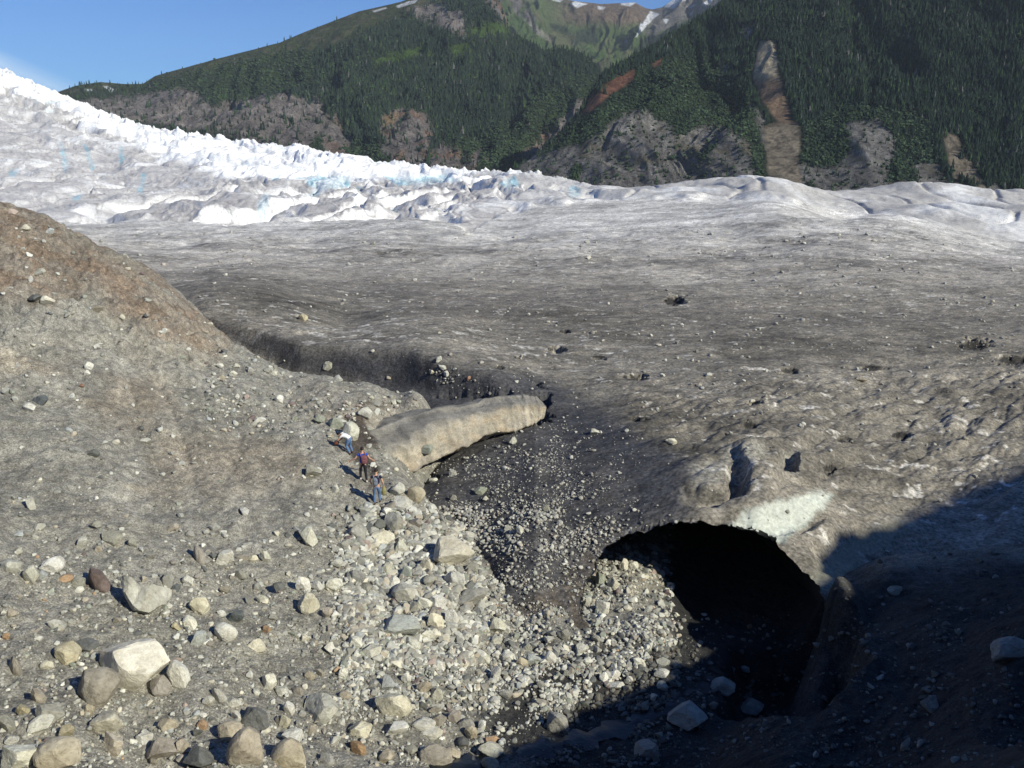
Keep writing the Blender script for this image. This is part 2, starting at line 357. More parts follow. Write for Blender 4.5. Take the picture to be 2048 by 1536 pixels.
# dirty sheet: low swells, melt channels
dirty = 1-clean
fr = ss(30, 60, Y)
Z = Z + dirty*(fbm(X*.03, Y*.05, 3, 70)*.7*ss(45, 100, Y) + fbm(X*.22, Y*.30, 4, 71)*.30*fr + fbm(X*1.1, Y*1.5, 3, 72)*.075 + fbm(X*.07, Y*.10, 3, 73)*1.0*ss(90, 160, Y)*ss(215, 180, Y))
# scalloped troughs running down the ice towards the right foreground
sc = polymask(px, py, [(1250,780),(2400,700),(2400,960),(1700,1060),(1500,1000),(1300,900)], 60)*(Y < 80)
u_ = X*.80+Y*.60; v_ = -X*.60+Y*.80
Z = Z + sc*(ridged(u_*.22, v_*.55, 3, 75)-.6)*-.55
PJX = fbm(X*.9, Y*.9, 3, 120)*1.1; PJY = fbm(X*.9, Y*.9, 3, 121)*1.1
def pit(cx, cy, w, h, depth, p=1.0, j=1.0):
    global Z
    d2 = ((px+PJX*w*j-cx)/w)**2+((py+PJY*h*j-cy)/h)**2
    Z = Z - depth*np.clip(1-d2, 0, 1)**p*(Y < 200)
PITS = [(1270,753,26,6,.9),(1112,697,18,5,.7),(1198,714,14,4,.6),(1510,804,14,5,.6),(1280,838,24,5,.6),(1500,850,14,7,.5),(852,914,22,8,.9),(846,944,10,4,.6),(862,941,8,4,.5),(868,954,13,7,.7),(1950,690,30,9,.8),(2030,718,34,10,.6),(1745,735,22,6,.5),(1660,935,14,8,.5),(1350,600,22,9,.7),(1130,662,12,4,.4),(1690,878,16,6,.4),(1800,870,18,8,.4),(1000,735,12,4,.4),(1580,740,20,6,.4)]
for q in PITS: pit(*q, p=.6)
# hollows above the cave mouth
pit(1474-(py-957)*.25*0,957,26,54,.85,1.3,.5); pit(1405,992,56,24,.6,1.3,.5); pit(1577,922,24,30,1.0,1.2,.3); pit(1440,985,40,20,.6,1,.3)
pit(1560,1035,95,34,.8,1,.2); pit(1495,915,36,32,-.5,1.3,.2); pit(1525,960,44,42,-.5,1.3,.2); pit(1495,1015,60,22,-.25,1,.2)
# gap melted round the tip of the bedrock spur
pit(1078,808,28,36,1.2,.9); pit(965,790,90,12,.9,.7)
pit(1760,1110,150,60,.9,1,.2)
Z += polymask(px, py, [(1462,1052),(1495,1018),(1560,1002),(1640,982),(1662,990),(1645,1018),(1606,1052),(1560,1082),(1505,1066)], 12)*(Y < 60)*(ridged(X*.8+Z, Y*.4, 3, 125)-.6)*.5
Z += dirty*fbm(X*3.2, Y*4.0, 2, 74)*.03*(Y < 90)
px, py = proj(X, Y, Z)
CAVE = [(1186,1262),(1168,1240),(1166,1200),(1180,1155),(1203,1112),(1238,1076),(1285,1058),(1340,1048),(1400,1043),(1450,1051),(1500,1060),(1545,1074),(1575,1108),(1600,1138),(1625,1156),(1642,1185),(1658,1230),(1678,1290),(1690,1350)]
jx = px+fbm(X*1.1, Y*1.1, 4, 81)*14; jy = py+fbm(X*1.1, Y*1.1, 4, 82)*14
CP = CAVE+[(1690,1700),(1186,1700)]
def sdist(a, b_): return (polymask(a, b_, CP, 12)-.5)
near_ = (Y < 60)
for _ in range(2):
    q0 = sdist(jx, jy); gx_ = sdist(jx+1, jy)-q0; gy_ = sdist(jx, jy+1)-q0; g2 = gx_**2+gy_**2+1e-9
    stp = np.clip(-q0/g2, -1e4, 1e4); mx_ = stp*gx_; my_ = stp*gy_; ml = np.hypot(mx_, my_); ok_ = near_ & (ml < 4.5) & (g2 > 1e-5)
    dc = (Y*cp-Z*sp)/F; X = np.where(ok_, X+mx_*dc, X); Z = np.where(ok_, Z-my_*dc, Z); jx = np.where(ok_, jx+mx_, jx); jy = np.where(ok_, jy+my_, jy)
px, py = proj(X, Y, Z)
hole = (sdist(jx, jy) > .012) & near_
# --- albedo of the ice
wx = px+fbm(X*.15, Y*.15, 4, 83)*50; wy = py+fbm(X*.15, Y*.15, 4, 84)*22
C = np.ones(X.shape+(3,))*np.array([.188, .172, .144])
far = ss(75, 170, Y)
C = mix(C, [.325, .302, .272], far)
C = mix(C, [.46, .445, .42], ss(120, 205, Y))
st = fbm(X*.07, Y*.10, 4, 85); st2 = fbm(X*.45, Y*.7, 4, 86)
C *= (1+.75*st+.55*st2+.5*fbm(X*.012, Y*.03, 3, 110))[..., None]
band = polymask(px, py, [(360,575),(700,555),(1500,600),(2200,610),(2200,660),(1400,650),(900,640),(700,590),(380,600)], 25)
C = mix(C, [.11, .10, .09], band*.55*ss(-.3, .2, st))
# pale flecks where the ice shows through the grit
k_ = np.exp(np.clip(np.log(Y/60), -.6, 2)*.0)
fl = fbm(X*.40, Y*.9, 3, 87)*1.05+fbm(X*1.8, Y*3.2, 2, 88)*.6+.35*fbm(X*.03, Y*.05, 3, 111)
thr = .43-.13*ss(90, 190, Y)-.08*sc
C = mix(C, [.50, .48, .44], ss(thr, thr+.16, fl)*.85); dk = fbm(X*.5+5, Y*1.1, 3, 112)+.4*fbm(X*2, Y*4, 2, 113); C = mix(C, [.075, .068, .06], ss(.30, .5, dk)*.55)
vein = np.abs(pn((X*.9-Y*.5)*.06, (Y+X*.6)*.02, 89)); C = mix(C, [.46, .44, .42], ss(.028, 0, vein)*.6*ss(90, 150, Y)*ss(-.1, .2, st2))
wetshade = polymask(wx, wy, [(380,628),(600,690),(850,716),(1050,745),(1230,830),(1370,930),(1390,1010),(1290,1055),(1235,1070),(1200,1110),(1180,1245),(990,1260),(830,1040),(700,950),(700,760),(560,745)], 26)*(Y < 85)  # wet dark ice, plus painted-in shade of the wall and steep pebbly face
C = mix(C, [.052, .053, .060], wetshade*.90)
grit = polymask(wx, wy, [(820,1000),(880,900),(1000,880),(1200,900),(1260,1000),(1180,1120),(1060,1200),(960,1190),(860,1080)], 40)*(Y < 60)
C = mix(C, [.105, .098, .088], grit*.65*ss(-.3, .25, fbm(X*.8, Y*.8, 3, 90)))
lip = polymask(px+fbm(X*1, Y*1, 3, 91)*10, py, [(1000,1240),(1060,1195),(1130,1150),(1185,1095),(1215,1085),(1190,1150),(1180,1200),(1185,1262),(1080,1275)], 12)*(Y < 45)
C = mix(C, [.115, .098, .078], lip*(.4+.6*ss(-.2, .2, fbm((X+Y*.3)*2.5, (Y-X)*.5, 3, 92))))
gap = polymask(px, py, [(1060,775),(1090,778),(1112,800),(1108,835),(1090,835)], 4)+polymask(px, py, [(890,802),(960,782),(1050,772),(1050,784),(900,808)], 3)
C = mix(C, [.02, .02, .02], np.clip(gap, 0, 1)*(Y < 70)*.0)
scoop = polymask(px+fbm(X*1.5, Y*1.5, 3, 93)*12, py+fbm(X*1.5, Y*1.5, 3, 94)*8, [(1462,1052),(1495,1018),(1560,1002),(1640,982),(1662,990),(1645,1018),(1606,1052),(1560,1082),(1505,1066)], 9)*(Y < 60)
sco = fbm(X*1.1, Y*1.1, 3, 124)
C = mix(C, [.075, .07, .06], polymask(px+PJX*14, py+PJY*10, [(1368,968),(1400,965),(1445,985),(1438,1004),(1395,1008),(1370,995)], 6)*.8*(Y < 60)); C = mix(C, [.47, .50, .45], scoop*.95); C = mix(C, [.15, .24, .23], scoop*ss(16, -8, np.interp(px, [1462,1500,1560,1606,1650,1665], [1053,1070,1086,1058,1024,992])-py+sco*16)*.85)
rim = polymask(px, py, [(1610,1165),(1650,1120),(1720,1070),(1800,1035),(1830,1050),(1750,1100),(1690,1160),(1650,1180)], 14)*(Y < 60)
C = mix(C, [.25, .25, .19], rim*.6)
for q in ([(1560,905),(1600,905),(1590,940),(1555,935)], [(1440,890),(1520,880),(1530,910),(1480,930),(1440,915)], [(1380,930),(1460,920),(1450,960),(1390,975)]):
    C = mix(C, [.30, .29, .25], polymask(wx*.3+px*.7, wy*.3+py*.7, q, 12)*.6*(Y < 60))
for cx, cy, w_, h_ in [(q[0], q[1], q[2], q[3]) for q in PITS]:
    d2 = ((px-cx)/w_)**2+((py-cy-h_*.2)/h_)**2; C = mix(C, [.035, .033, .03], ss(1.1, .7, d2)*(Y < 110))  # holes painted dark too, standing in for the shade in them
# clean ice
gy = np.gradient(Z-Z0, axis=0)/np.gradient(Y, axis=0); gx = np.gradient(Z-Z0, axis=1)/np.maximum(np.gradient(X, axis=1), 1e-3)
steep = np.hypot(gx, gy)
white = np.ones(X.shape+(3,))*np.array([.84, .84, .83])
greyn = fbm(wX*.05, wY*.03, 4, 95); streak = fbm(wX*.25+wY*.1, wY*.05, 4, 96)
white = mix(white, [.66, .655, .65], sharp*.9)
crestc = np.interp(px, [-400,0,120,200,320,400,500,700,950,1050,1300,1500,1700,2048,2400], [150,175,215,262,318,345,362,372,360,352,340,345,350,360,360])
up2 = ss(8, -14, py-crestc+greyn*30)
white = mix(white, [.84, .84, .83], sharp*up2)
grit_ = ss(1.5, .5, steep+.8*streak)*ss(-.5, .0, greyn+.5*streak)
white = mix(white, [.35, .335, .33], sharp*grit_*(1-up2)*(.9-.25*lefty))
white = mix(white, [.40, .385, .365], smoothm*.95*(1-.5*ss(0, .35, greyn)))
leftd = polymask(px, py, [(-400,200),(0,230),(200,300),(450,360),(430,400),(0,400),(-400,400)], 30)
white = mix(white, [.44, .42, .41], leftd*ss(-.1, .3, streak)*.6)
white = mix(white, [.20, .19, .185], ss(.045, .0, np.abs(pn(wX*.10, wY*.045, 97)+.25*streak))*(1-up2)*.65*sharp); white = mix(white, [.22, .21, .20], ss(.03, .0, np.abs(pn(wX*.22+wY*.1, wY*.05, 127)+.3*streak))*(1-up2)*.5)
blue = np.zeros(X.shape)
for q in ([(118,280),(124,284),(137,325),(131,350),(126,332)], [(166,284),(174,292),(190,338),(184,344),(172,312)], [(237,292),(246,292),(248,325),(240,330)], [(284,345),(293,350),(284,388),(275,384)],
          [(20,340),(38,335),(32,352),(18,352)], [(545,348),(560,348),(556,362),(545,362)], [(610,352),(700,350),(700,375),(640,378),(615,370)], [(620,380),(640,378),(640,392),(620,392)],
          [(515,405),(530,385),(540,390),(528,442),(514,442)], [(1138,378),(1150,370),(1163,380),(1160,392),(1142,394)], [(770,355),(900,350),(920,362),(800,372)], [(146,392),(165,388),(160,400),(146,402)], [(1000,365),(1030,352),(1040,372),(1010,378)]):
    blue = np.maximum(blue, polymask(px+streak*6, py+greyn*6, q, 2.5)*(.45+.55*ss(-.1, .3, streak+greyn)))
blue = np.maximum(blue, (1-lefty)*sharp*ss(.07, 0, fin)*ss(.0, .3, pn(X*.03, Y*.03, 98))*.55)
white = mix(white, [.17, .46, .60], blue*clean*.55)
C = C*(1-clean[..., None])+white*clean[..., None]
C = np.clip(C, .012, .88)
Sm = np.clip(scoop*.6+clean*.4+rim*.5, 0, 1)[..., None]*np.ones(3)
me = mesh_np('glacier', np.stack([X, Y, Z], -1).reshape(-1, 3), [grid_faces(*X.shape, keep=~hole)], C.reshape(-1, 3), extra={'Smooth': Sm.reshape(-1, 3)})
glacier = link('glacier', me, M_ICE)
tag(glacier, 'glacier with dirty grey lower sheet, cave mouth and white broken ice behind', 'glacier', kind='structure')

# cave tunnel behind the mouth
def on_ice(qx, qy):
    d = (px-qx)**2+(py-qy)**2+np.where(Y > 60, 1e9, 0)
    i = np.unravel_index(np.argmin(d), d.shape); p = np.array([X[i], Y[i], Z[i]])
    ray = raydir(qx, qy); return ray*(p[1]/ray[1])
CV = np.array(CAVE[1:], float)
seg = np.r_[0, np.cumsum(np.hypot(*np.diff(CV, axis=0).T))]
tt = np.linspace(0, seg[-1], 90)
cxs = np.interp(tt, seg, CV[:, 0]); cys = np.interp(tt, seg, CV[:, 1])
cen = np.array([1430., 1230.])
rimp = []
for x_, y_ in zip(cxs, cys):
    v_ = np.array([x_, y_])-cen; v_ /= np.hypot(*v_); rimp.append(on_ice(x_+v_[0]*9, y_+v_[1]*9)+np.array([0, .12, -.10]))
rimp = np.array(rimp)
rimp = np.vstack([rimp[0]+[-.2, 0, -3.5], rimp, rimp[-1]+[.3, 0, -3.5]])
c0 = rimp.mean(0); c0[2] = -18
rings = []
for k in range(34):
    d = k/33; s_ = 1+.10*math.sin(min(d*5, 1.57)) - .75*max(0, d-.25)**1.1
    off = np.array([3.0*d, 27*d, -3.6*d-.9*min(1, d*8)])
    nn = 1+.05*fbm(np.arange(len(rimp))*.16, np.full(len(rimp), k*.35), 3, 99)*min(1, k/2)
    rings.append(c0+(rimp-c0)*s_*nn[:, None]+off)
V = np.array(rings); nr, m_, _ = V.shape
fc = grid_faces(nr, m_); V = V.reshape(-1, 3)
endc = len(V); V = np.vstack([V, V[-m_:].mean(0)])
cap = np.array([[(nr-1)*m_+i, (nr-1)*m_+(i+1) % m_, endc] for i in range(m_)])
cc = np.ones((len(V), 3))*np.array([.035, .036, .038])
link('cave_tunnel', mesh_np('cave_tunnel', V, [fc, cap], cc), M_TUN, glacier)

# ------------------------------------------------------------------ mountains
def mountain(name, pxs, crest, Y0, Yc, cols, na=900, nf=420, seed=100, amp=22, rav=16, zb=-40, flat=None):
    a = np.linspace((pxs[0]-1024)/F/cp*1.0, (pxs[1]-1024)/F/cp, na)
    s = np.r_[np.linspace(0, 1, nf), 1+np.linspace(.02, 1, 30)]
    Agr, Sg = np.meshgrid(a, s)
    yc0 = np.interp(Agr, (np.array(Y0[0])-1024)/F, Y0[1]); ycr = np.interp(Agr, (np.array(Yc[0])-1024)/F, Yc[1])
    # crest height for each azimuth: search pixel column
    cr = np.array(crest, float); W = np.array([wpt(q[0], q[1], np.interp((q[0]-1024)/F, (np.array(Yc[0])-1024)/F, Yc[1])) for q in cr])
    ca = W[:, 0]/W[:, 1]; o = np.argsort(ca)
    e = np.interp(Agr, ca[o], (W[:, 2]/W[:, 1])[o]); zc = e*ycr
    f = np.minimum(Sg, 1); prof = .62*f+.38*f**1.6
    Yg = yc0+(ycr-yc0)*Sg; Xg = Agr*Yg
    Zg = zb+(zc-zb)*prof; Zg = np.where(Sg > 1, zc-(Sg-1)*(ycr-yc0)*.45, Zg)
    env = np.clip(np.sin(np.clip(Sg, 0, 1)*math.pi), 0, 1)**.7
    tall = np.clip((zc-zb)/200, .15, 1.3)
    env = env*(1-flat[1]*np.exp(-((Agr*F*cp+1024-flat[0])/flat[2])**2)) if flat else env
    wA = Xg+fbm(Xg/260, Yg/260, 3, seed)*110
    Zg = Zg + env*tall*(fbm(Xg/330, Yg/330, 5, seed+1)*amp*2.2 + (ridged(wA/150, Yg/620, 4, seed+2)-.62)*rav*3.6)
    Zg = Zg + (env*.8+.12)*(fbm(Xg/60, Yg/60, 4, seed+3)*7 + (ridged(Xg/45, Yg/60, 3, seed+4)-.6)*4)
    P, Q = proj(Xg, Yg, Zg)
    Cg = cols(Xg, Yg, Zg, P, Q)
    me = mesh_np(name, np.stack([Xg, Yg, Zg], -1).reshape(-1, 3), [grid_faces(*Xg.shape)], np.clip(Cg, .01, .85).reshape(-1, 3))
    return link(name, me, M_HILL)

ROCK_L = [[(150,205),(300,186),(380,176),(425,210),(560,185),(645,200),(655,250),(625,290),(600,310),(560,290),(400,262),(250,238)],
          [(758,232),(800,215),(855,225),(872,268),(858,300),(845,335),(790,335),(762,300)], [(640,235),(672,228),(700,280),(690,320),(650,320)], [(858,305),(890,283),(925,300),(922,350),(860,340)], [(925,320),(962,298),(955,350),(925,350)],
          [(820,15),(880,5),(935,30),(930,75),(870,45),(830,35)], [(975,0),(1010,0),(1040,60),(1010,45)], [(1150,205),(1190,195),(1110,290),(1040,330),(1030,320),(1110,250)]]
TUNDRA_L = [(-200,170),(90,180),(300,150),(560,80),(720,15),(850,-20),(880,0),(840,22),(760,48),(700,80),(620,100),(520,110),(400,140),(300,165),(120,195)]
MEADOW_L = [[(775,105),(850,88),(870,112),(800,122)], [(895,92),(940,82),(945,108),(915,116)], [(745,118),(800,112),(810,128),(750,130)], [(930,60),(1000,40),(1020,60),(960,80)]]
BRUSH_L = [[(1060,190),(1180,150),(1200,160),(1150,240),(1080,300),(980,345),(880,300),(960,265),(1040,240)], [(600,255),(760,290),(770,340),(600,320)], [(270,150),(420,120),(620,100),(640,170),(420,200),(300,190)]]
ROCK_R = [[(1010,360),(1060,318),(1110,300),(1190,272),(1235,235),(1290,215),(1335,240),(1355,268),(1440,250),(1500,285),(1515,350),(1490,400),(1020,400)],
          [(1690,245),(1755,238),(1792,285),(1775,400),(1690,400),(1665,340),(1700,300)], [(1830,320),(1880,325),(1905,400),(1835,400)], [(1580,330),(1700,335),(1700,400),(1590,400)], [(1485,50),(1505,55),(1500,80),(1488,78)], [(1435,120),(1455,130),(1450,165)], [(1500,215),(1515,215),(1535,260),(1545,300),(1530,290)], [(1780,360),(2000,372),(2000,420),(1780,420)]]
SLIDE = [(1520,82),(1550,80),(1557,150),(1573,200),(1582,240),(1598,250),(1597,330),(1606,392),(1566,385),(1538,345),(1534,300),(1526,255),(1556,246),(1524,195),(1504,158)]
SLIDE2 = [(1884,262),(1914,270),(1922,305),(1950,330),(1972,385),(1920,385),(1902,335)]
RED = [(1158,230),(1180,192),(1228,155),(1270,138),(1266,160),(1222,188),(1182,224)]
RED2 = [(1303,128),(1325,113),(1322,128),(1308,134)]
def poly_any(P, Q, L_, soft):
    m = np.zeros(P.shape)
    for q in L_: m = np.maximum(m, polymask(P, Q, q, soft))
    return m
GREEN = np.array([.038, .058, .034])
def zones(P, Q, X, Y, side):
    j = fbm(X/38, Y/38+X/90, 4, 140)*14; k = fbm(X/38+9, Y/38, 4, 141)*12
    Pj, Qj = P+j, Q+k; br = fbm(X/26, Y/26, 3, 142)
    if side == 'L':
        rock = poly_any(Pj, Qj, ROCK_L, 8)*ss(.6, .25, br); tun = polymask(Pj, Qj, TUNDRA_L, 10)
        mead = poly_any(Pj, Qj, MEADOW_L, 6); brush = poly_any(Pj, Qj, BRUSH_L, 12); sl = rock*0; red = rock*0
    else:
        rock = poly_any(Pj, Qj, ROCK_R, 8)*ss(.6, .25, br); tun = mead = rock*0
        brush = polymask(Pj, Qj, [(1000,400),(1160,235),(1290,130),(1400,110),(1500,190),(1530,250),(1540,400)], 14)
        brush = np.maximum(brush, polymask(Pj, Qj, [(1590,260),(1700,200),(1860,230),(1900,400),(1600,400)], 14)*.7)
        sl = np.maximum(polymask(P+j*.6, Q+k*.6, SLIDE, 5), polymask(P+j*.5, Q+k*.5, SLIDE2, 5)*ss(.3, .0, br)); red = np.maximum(polymask(P+j*.3, Q+k*.3, RED, 4), polymask(P, Q, RED2, 3))*ss(.45, .2, br)
    return rock, tun, mead, brush, sl, red
def colsL(X, Y, Z, P, Q):
    rock, tun, mead, brush, sl, red = zones(P, Q, X, Y, 'L')
    C = np.ones(X.shape+(3,))*GREEN; n = fbm(X/30, Y/30, 4, 150)
    C = mix(C, [.055, .095, .03], brush*ss(-.2, .3, n)); C = mix(C, [.10, .12, .055], tun*.8); C = mix(C, [.09, .16, .035], mead)
    C = mix(C, [.135, .13, .09], tun*ss(.0, .3, n)*.7)
    C = mix(C, [.31, .275, .26], rock); C = mix(C, [.34, .22, .16], rock*ss(.0, .3, fbm(X/60, Y/60, 3, 151))*ss(620, 700, P)*.9)
    C = mix(C, [.30, .22, .13], polymask(P, Q, [(762,232),(800,222),(790,248),(765,252)], 6)*rock)
    C *= (1+.5*rock*fbm(X/14, Y/20, 3, 152))[..., None]
    for q in ([(206,172),(216,172),(231,180),(227,186),(220,184)], [(168,178),(184,178),(184,182),(170,182)], [(745,22),(772,14),(774,17),(748,25)], [(792,12),(818,2),(835,0),(830,6),(796,16)], [(196,201),(202,200),(202,203)]):
        C = mix(C, [.8, .82, .85], polymask(P, Q, q, 1.2))
    return C
def colsR(X, Y, Z, P, Q):
    rock, tun, mead, brush, sl, red = zones(P, Q, X, Y, 'R')
    C = np.ones(X.shape+(3,))*GREEN*.9; n = fbm(X/22, Y/22, 4, 160)
    C = mix(C, [.05, .085, .03], brush*ss(-.15, .3, n))
    C = mix(C, [.37, .35, .33], rock); C *= (1+.8*rock*fbm((X+Z)/9, (X-Z)/34, 3, 161))[..., None]
    C = mix(C, [.26, .23, .15], rock*ss(.15, .4, fbm(X/40, Z/30, 3, 162))*.7)
    sc_ = np.ones(X.shape+(3,))*np.array([.46, .32, .22]); sc_ = mix(sc_, [.75, .64, .46], ss(168, 145, Q)); sc_ = mix(sc_, [.52, .44, .33], ss(240, 255, Q)); sc_ = mix(sc_, [.20, .17, .14], ss(.0, .3, fbm(X/9, Y/9, 3, 163))*ss(235, 255, Q)*.8)
    C = C*(1-sl[..., None])+sc_*sl[..., None]; C = mix(C, [.38, .175, .11], red)
    return C
def colsB(X, Y, Z, P, Q):
    n = fbm(X/120, Y/120, 4, 170); n2 = fbm(X/50, Z/50, 4, 171)
    C = np.ones(X.shape+(3,))*np.array([.075, .125, .035]); C = mix(C, [.12, .13, .06], ss(-.1, .3, n))
    up = ss(60, 35, Q+n*22); C = mix(C, [.20, .135, .105], up*ss(1060, 1180, P)*.85)
    C = mix(C, [.17, .16, .15], ss(1280, 1330, P+n*40)*ss(110, 60, Q)); C = mix(C, [.26, .25, .2], polymask(P, Q, [(1048,38),(1058,36),(1105,80),(1100,84),(1070,66)], 3))
    C = mix(C, [.19, .17, .16], polymask(P, Q, [(985,-10),(1030,-10),(1075,40),(1060,45),(1020,20)], 5)*ss(-.3, .1, n2))
    C = mix(C, [.035, .055, .025], np.maximum(polymask(P+n2*14, Q+n*10, [(1150,60),(1190,55),(1200,85),(1150,90)], 5), polymask(P+n2*10, Q+n*10, [(1095,45),(1130,55),(1140,70),(1105,65)], 5)))
    C = mix(C, [.035, .055, .025], polymask(P+n2*10, Q+n*10, [(1260,100),(1330,60),(1420,20),(1420,60),(1300,110)], 6))
    for q in ([(1150,2),(1175,8),(1155,16),(1140,8)], [(1195,12),(1210,14),(1206,20),(1196,18)], [(1240,4),(1272,5),(1260,13),(1242,10)], [(1300,22),(1318,28),(1295,50),(1282,58),(1288,44)], [(1282,46),(1294,52),(1280,66),(1272,74),(1276,60)], [(1250,85),(1260,78),(1254,86)], [(1325,38),(1338,38),(1332,48)], [(1330,14),(1350,18),(1358,6),(1380,-4),(1370,-20),(1345,-12)], [(1376,30),(1386,22),(1384,30)], [(1375,14),(1392,8),(1384,16)], [(1300,30),(1310,30),(1306,34)], [(1105,0),(1125,0),(1120,4)], [(1400,10),(1430,-10),(1420,8)]):
        C = mix(C, [.8, .82, .85], polymask(P+n2*3, Q, q, 1.5))
    return C
hb = mountain('mountain_behind', (820, 1620), [(700,60),(900,-40),(1000,-45),(1060,-25),(1100,-8),(1150,2),(1200,8),(1270,5),(1290,16),(1305,19),(1325,14),(1350,-4),(1400,-50),(1500,-90),(1700,-90)], ([700,1700],[2300,2300]), ([700,1700],[3900,3900]), colsB, 600, 300, 180, 30, 30, zb=60)
tag(hb, 'green bowl of the mountain behind with red rock and snow patches', kind='structure')
hl = mountain('mountain_left', (-420, 1330), [(-600,260),(-200,230),(0,200),(110,186),(150,172),(200,164),(250,168),(285,168),(310,152),(360,138),(400,127),(470,108),(560,85),(600,68),(640,52),(720,22),(800,4),(880,-25),(930,-40),(970,-22),(1001,2),(1022,62),(1066,86),(1090,103),(1121,96),(1159,103),(1186,123),(1203,146),(1260,230),(1330,300)],
              ([-600,600,1400],[1300,1200,1150]), ([-600,0,950,1203,1400],[1900,1950,2050,1750,1500]), colsL, 1000, 420, 100)
tag(hl, 'long forested mountain side with rocky cliffs along its foot', kind='structure')
hr = mountain('mountain_right', (960, 2600), [(900,420),(1000,352),(1060,318),(1110,275),(1160,220),(1180,185),(1203,146),(1261,113),(1320,80),(1380,44),(1420,20),(1450,-5),(1600,-120),(1800,-260),(2048,-380),(2400,-480),(2700,-500)],
              ([900,1200,2700],[880,820,700]), ([900,1100,1203,1450,2048,2700],[980,1120,1220,1350,1350,1300]), colsR, 1000, 520, 200, 18, 16, flat=(1550, .97, 85))
tag(hr, 'steep dark forested mountain side cut by a tan landslide', kind='structure')

# ------------------------------------------------------------------ ridge outside the frame on the right: crest shaped so its shadow fills the gully
bpy.context.view_layer.update(); dg = bpy.context.evaluated_depsgraph_get()
def hit(qx, qy):
    d = Vector(raydir(qx, qy)).normalized()
    ok, loc, nor, idx, ob, _ = S.ray_cast(dg, Vector((0, 0, 0)), d)
    return (np.array(loc), np.array(nor), ob) if ok else None
SH = [(820,1620,28),(940,1534,30),(1010,1492,32),(1100,1474,33),(1180,1440,34),(1260,1395,36),(1345,1335,40),(1560,1380,44),(1700,1260,50),(1640,1172,58),(1700,1105,75),(1780,1048,88),(1880,1000,98),(1960,965,105),(2040,938,110)]
cr = []
for q in SH:
    if q[1] < 1536: p = hit(q[0], q[1])[0]
    else: p = wpt(q[0], q[1], 22)
    cr.append(p+L*q[2]+np.array([0, 0, 1.2 if q[0] == 1560 else 1.3 if q[0] == 1700 else .2 if q[0] == 1640 else 0]))
cr = np.array(cr); cr = np.vstack([cr[0]+(cr[0]-cr[2])*2.2, cr, cr[-1]+(cr[-1]-cr[-3])*3])
n_ = 240; tq = np.linspace(0, len(cr)-1, n_); crs = np.stack([np.interp(tq, np.arange(len(cr)), cr[:, k]) for k in range(3)], 1)
crs[:, 2] += fbm(tq*2.5, tq*0, 4, 300)*.7
V = []; K = 26
for i in range(n_):
    c = crs[i]
    for k in range(-K, K+1):
        w_ = k/K; out = np.array([.80, -.60, 0]); dd = abs(w_)
        ext = 17 if w_ < 0 else 60
        q = c+out*w_*ext; q[2] = c[2]-(c[2]+24)*dd**1.15*(1.0)
        q[2] += (fbm(np.array([q[0]*.2]), np.array([q[1]*.2]), 3, 301)[0])*1.2*min(1, dd*4)
        V.append(q)
V = np.array(V)
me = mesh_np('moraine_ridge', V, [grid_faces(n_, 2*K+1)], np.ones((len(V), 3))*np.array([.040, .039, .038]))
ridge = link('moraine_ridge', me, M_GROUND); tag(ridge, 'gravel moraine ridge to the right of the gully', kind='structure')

# ------------------------------------------------------------------ stones: shapes
def ico(sub):
    import bmesh
    bm = bmesh.new(); bmesh.ops.create_icosphere(bm, subdivisions=sub, radius=1)
    V = np.array([v.co[:] for v in bm.verts]); Fa = np.array([[v.index for v in f.verts] for f in bm.faces]); bm.free(); return V, Fa
def n3(P, f, s):
    return (fbm(P[:, 0]*f+P[:, 2]*.7*f, P[:, 1]*f-P[:, 2]*.5*f, 4, s)+fbm(P[:, 2]*f+11, P[:, 0]*.6*f+P[:, 1]*.8*f, 4, s+5))*.5
def rock(seed, sub, angular, flat=1.0, extra=()):
    r = np.random.default_rng(seed); V, Fa = ico(sub); V = V.copy()
    V *= np.array([1, r.uniform(.72, .95), r.uniform(.62, .85)*flat])
    k = int(9+angular*6)
    for i in range(k):
        n = r.normal(size=3); n /= np.linalg.norm(n); d = r.uniform(.50, .80) if angular > .5 else r.uniform(.62, .88)
        h = V@n-d*np.abs(V@n).max()
        V -= np.outer(np.clip(h, 0, None)*(.96 if angular > .5 else .8), n)
    for n, d, s_ in extra:
        n = np.array(n, float); n /= np.linalg.norm(n); h = V@n-d; V -= np.outer(np.clip(h, 0, None)*s_, n)
    nv = V/np.linalg.norm(V, axis=1, keepdims=True)
    V += nv*(n3(V, 1.6, seed)*.10+n3(V, 5, seed+3)*.035+ n3(V, 13, seed+8)*.014)[:, None]
    V /= np.abs(V).max(0); V *= .5          # unit box
    return V, Fa
PROTO = []
for i in range(26):
    ang = 1 if i % 3 else .2
    V, Fa = rock(500+i*7, 4, ang, extra=())
    PROTO.append((mesh_np('boulder', V, [Fa], smooth=False), ang))
    PROTO[-1][0].materials.append(M_BOULDER)
# special: heart shaped block with a notch in its top edge
V, Fa = rock(905, 5, 1); V = V*2
V[:, 2] -= np.clip(.42-np.abs(V[:, 0]+.08)*1.3, 0, 1)*np.clip(V[:, 2]+.2, 0, 1)*1.0
V[:, 0] *= (.55+.45*ss(-1, .3, V[:, 2])); V[:, 1] += np.abs(V[:, 0])*.25; V /= np.abs(V).max(0)*2
HEART = mesh_np('boulder', V, [Fa], smooth=False); HEART.materials.append(M_BOULDER)

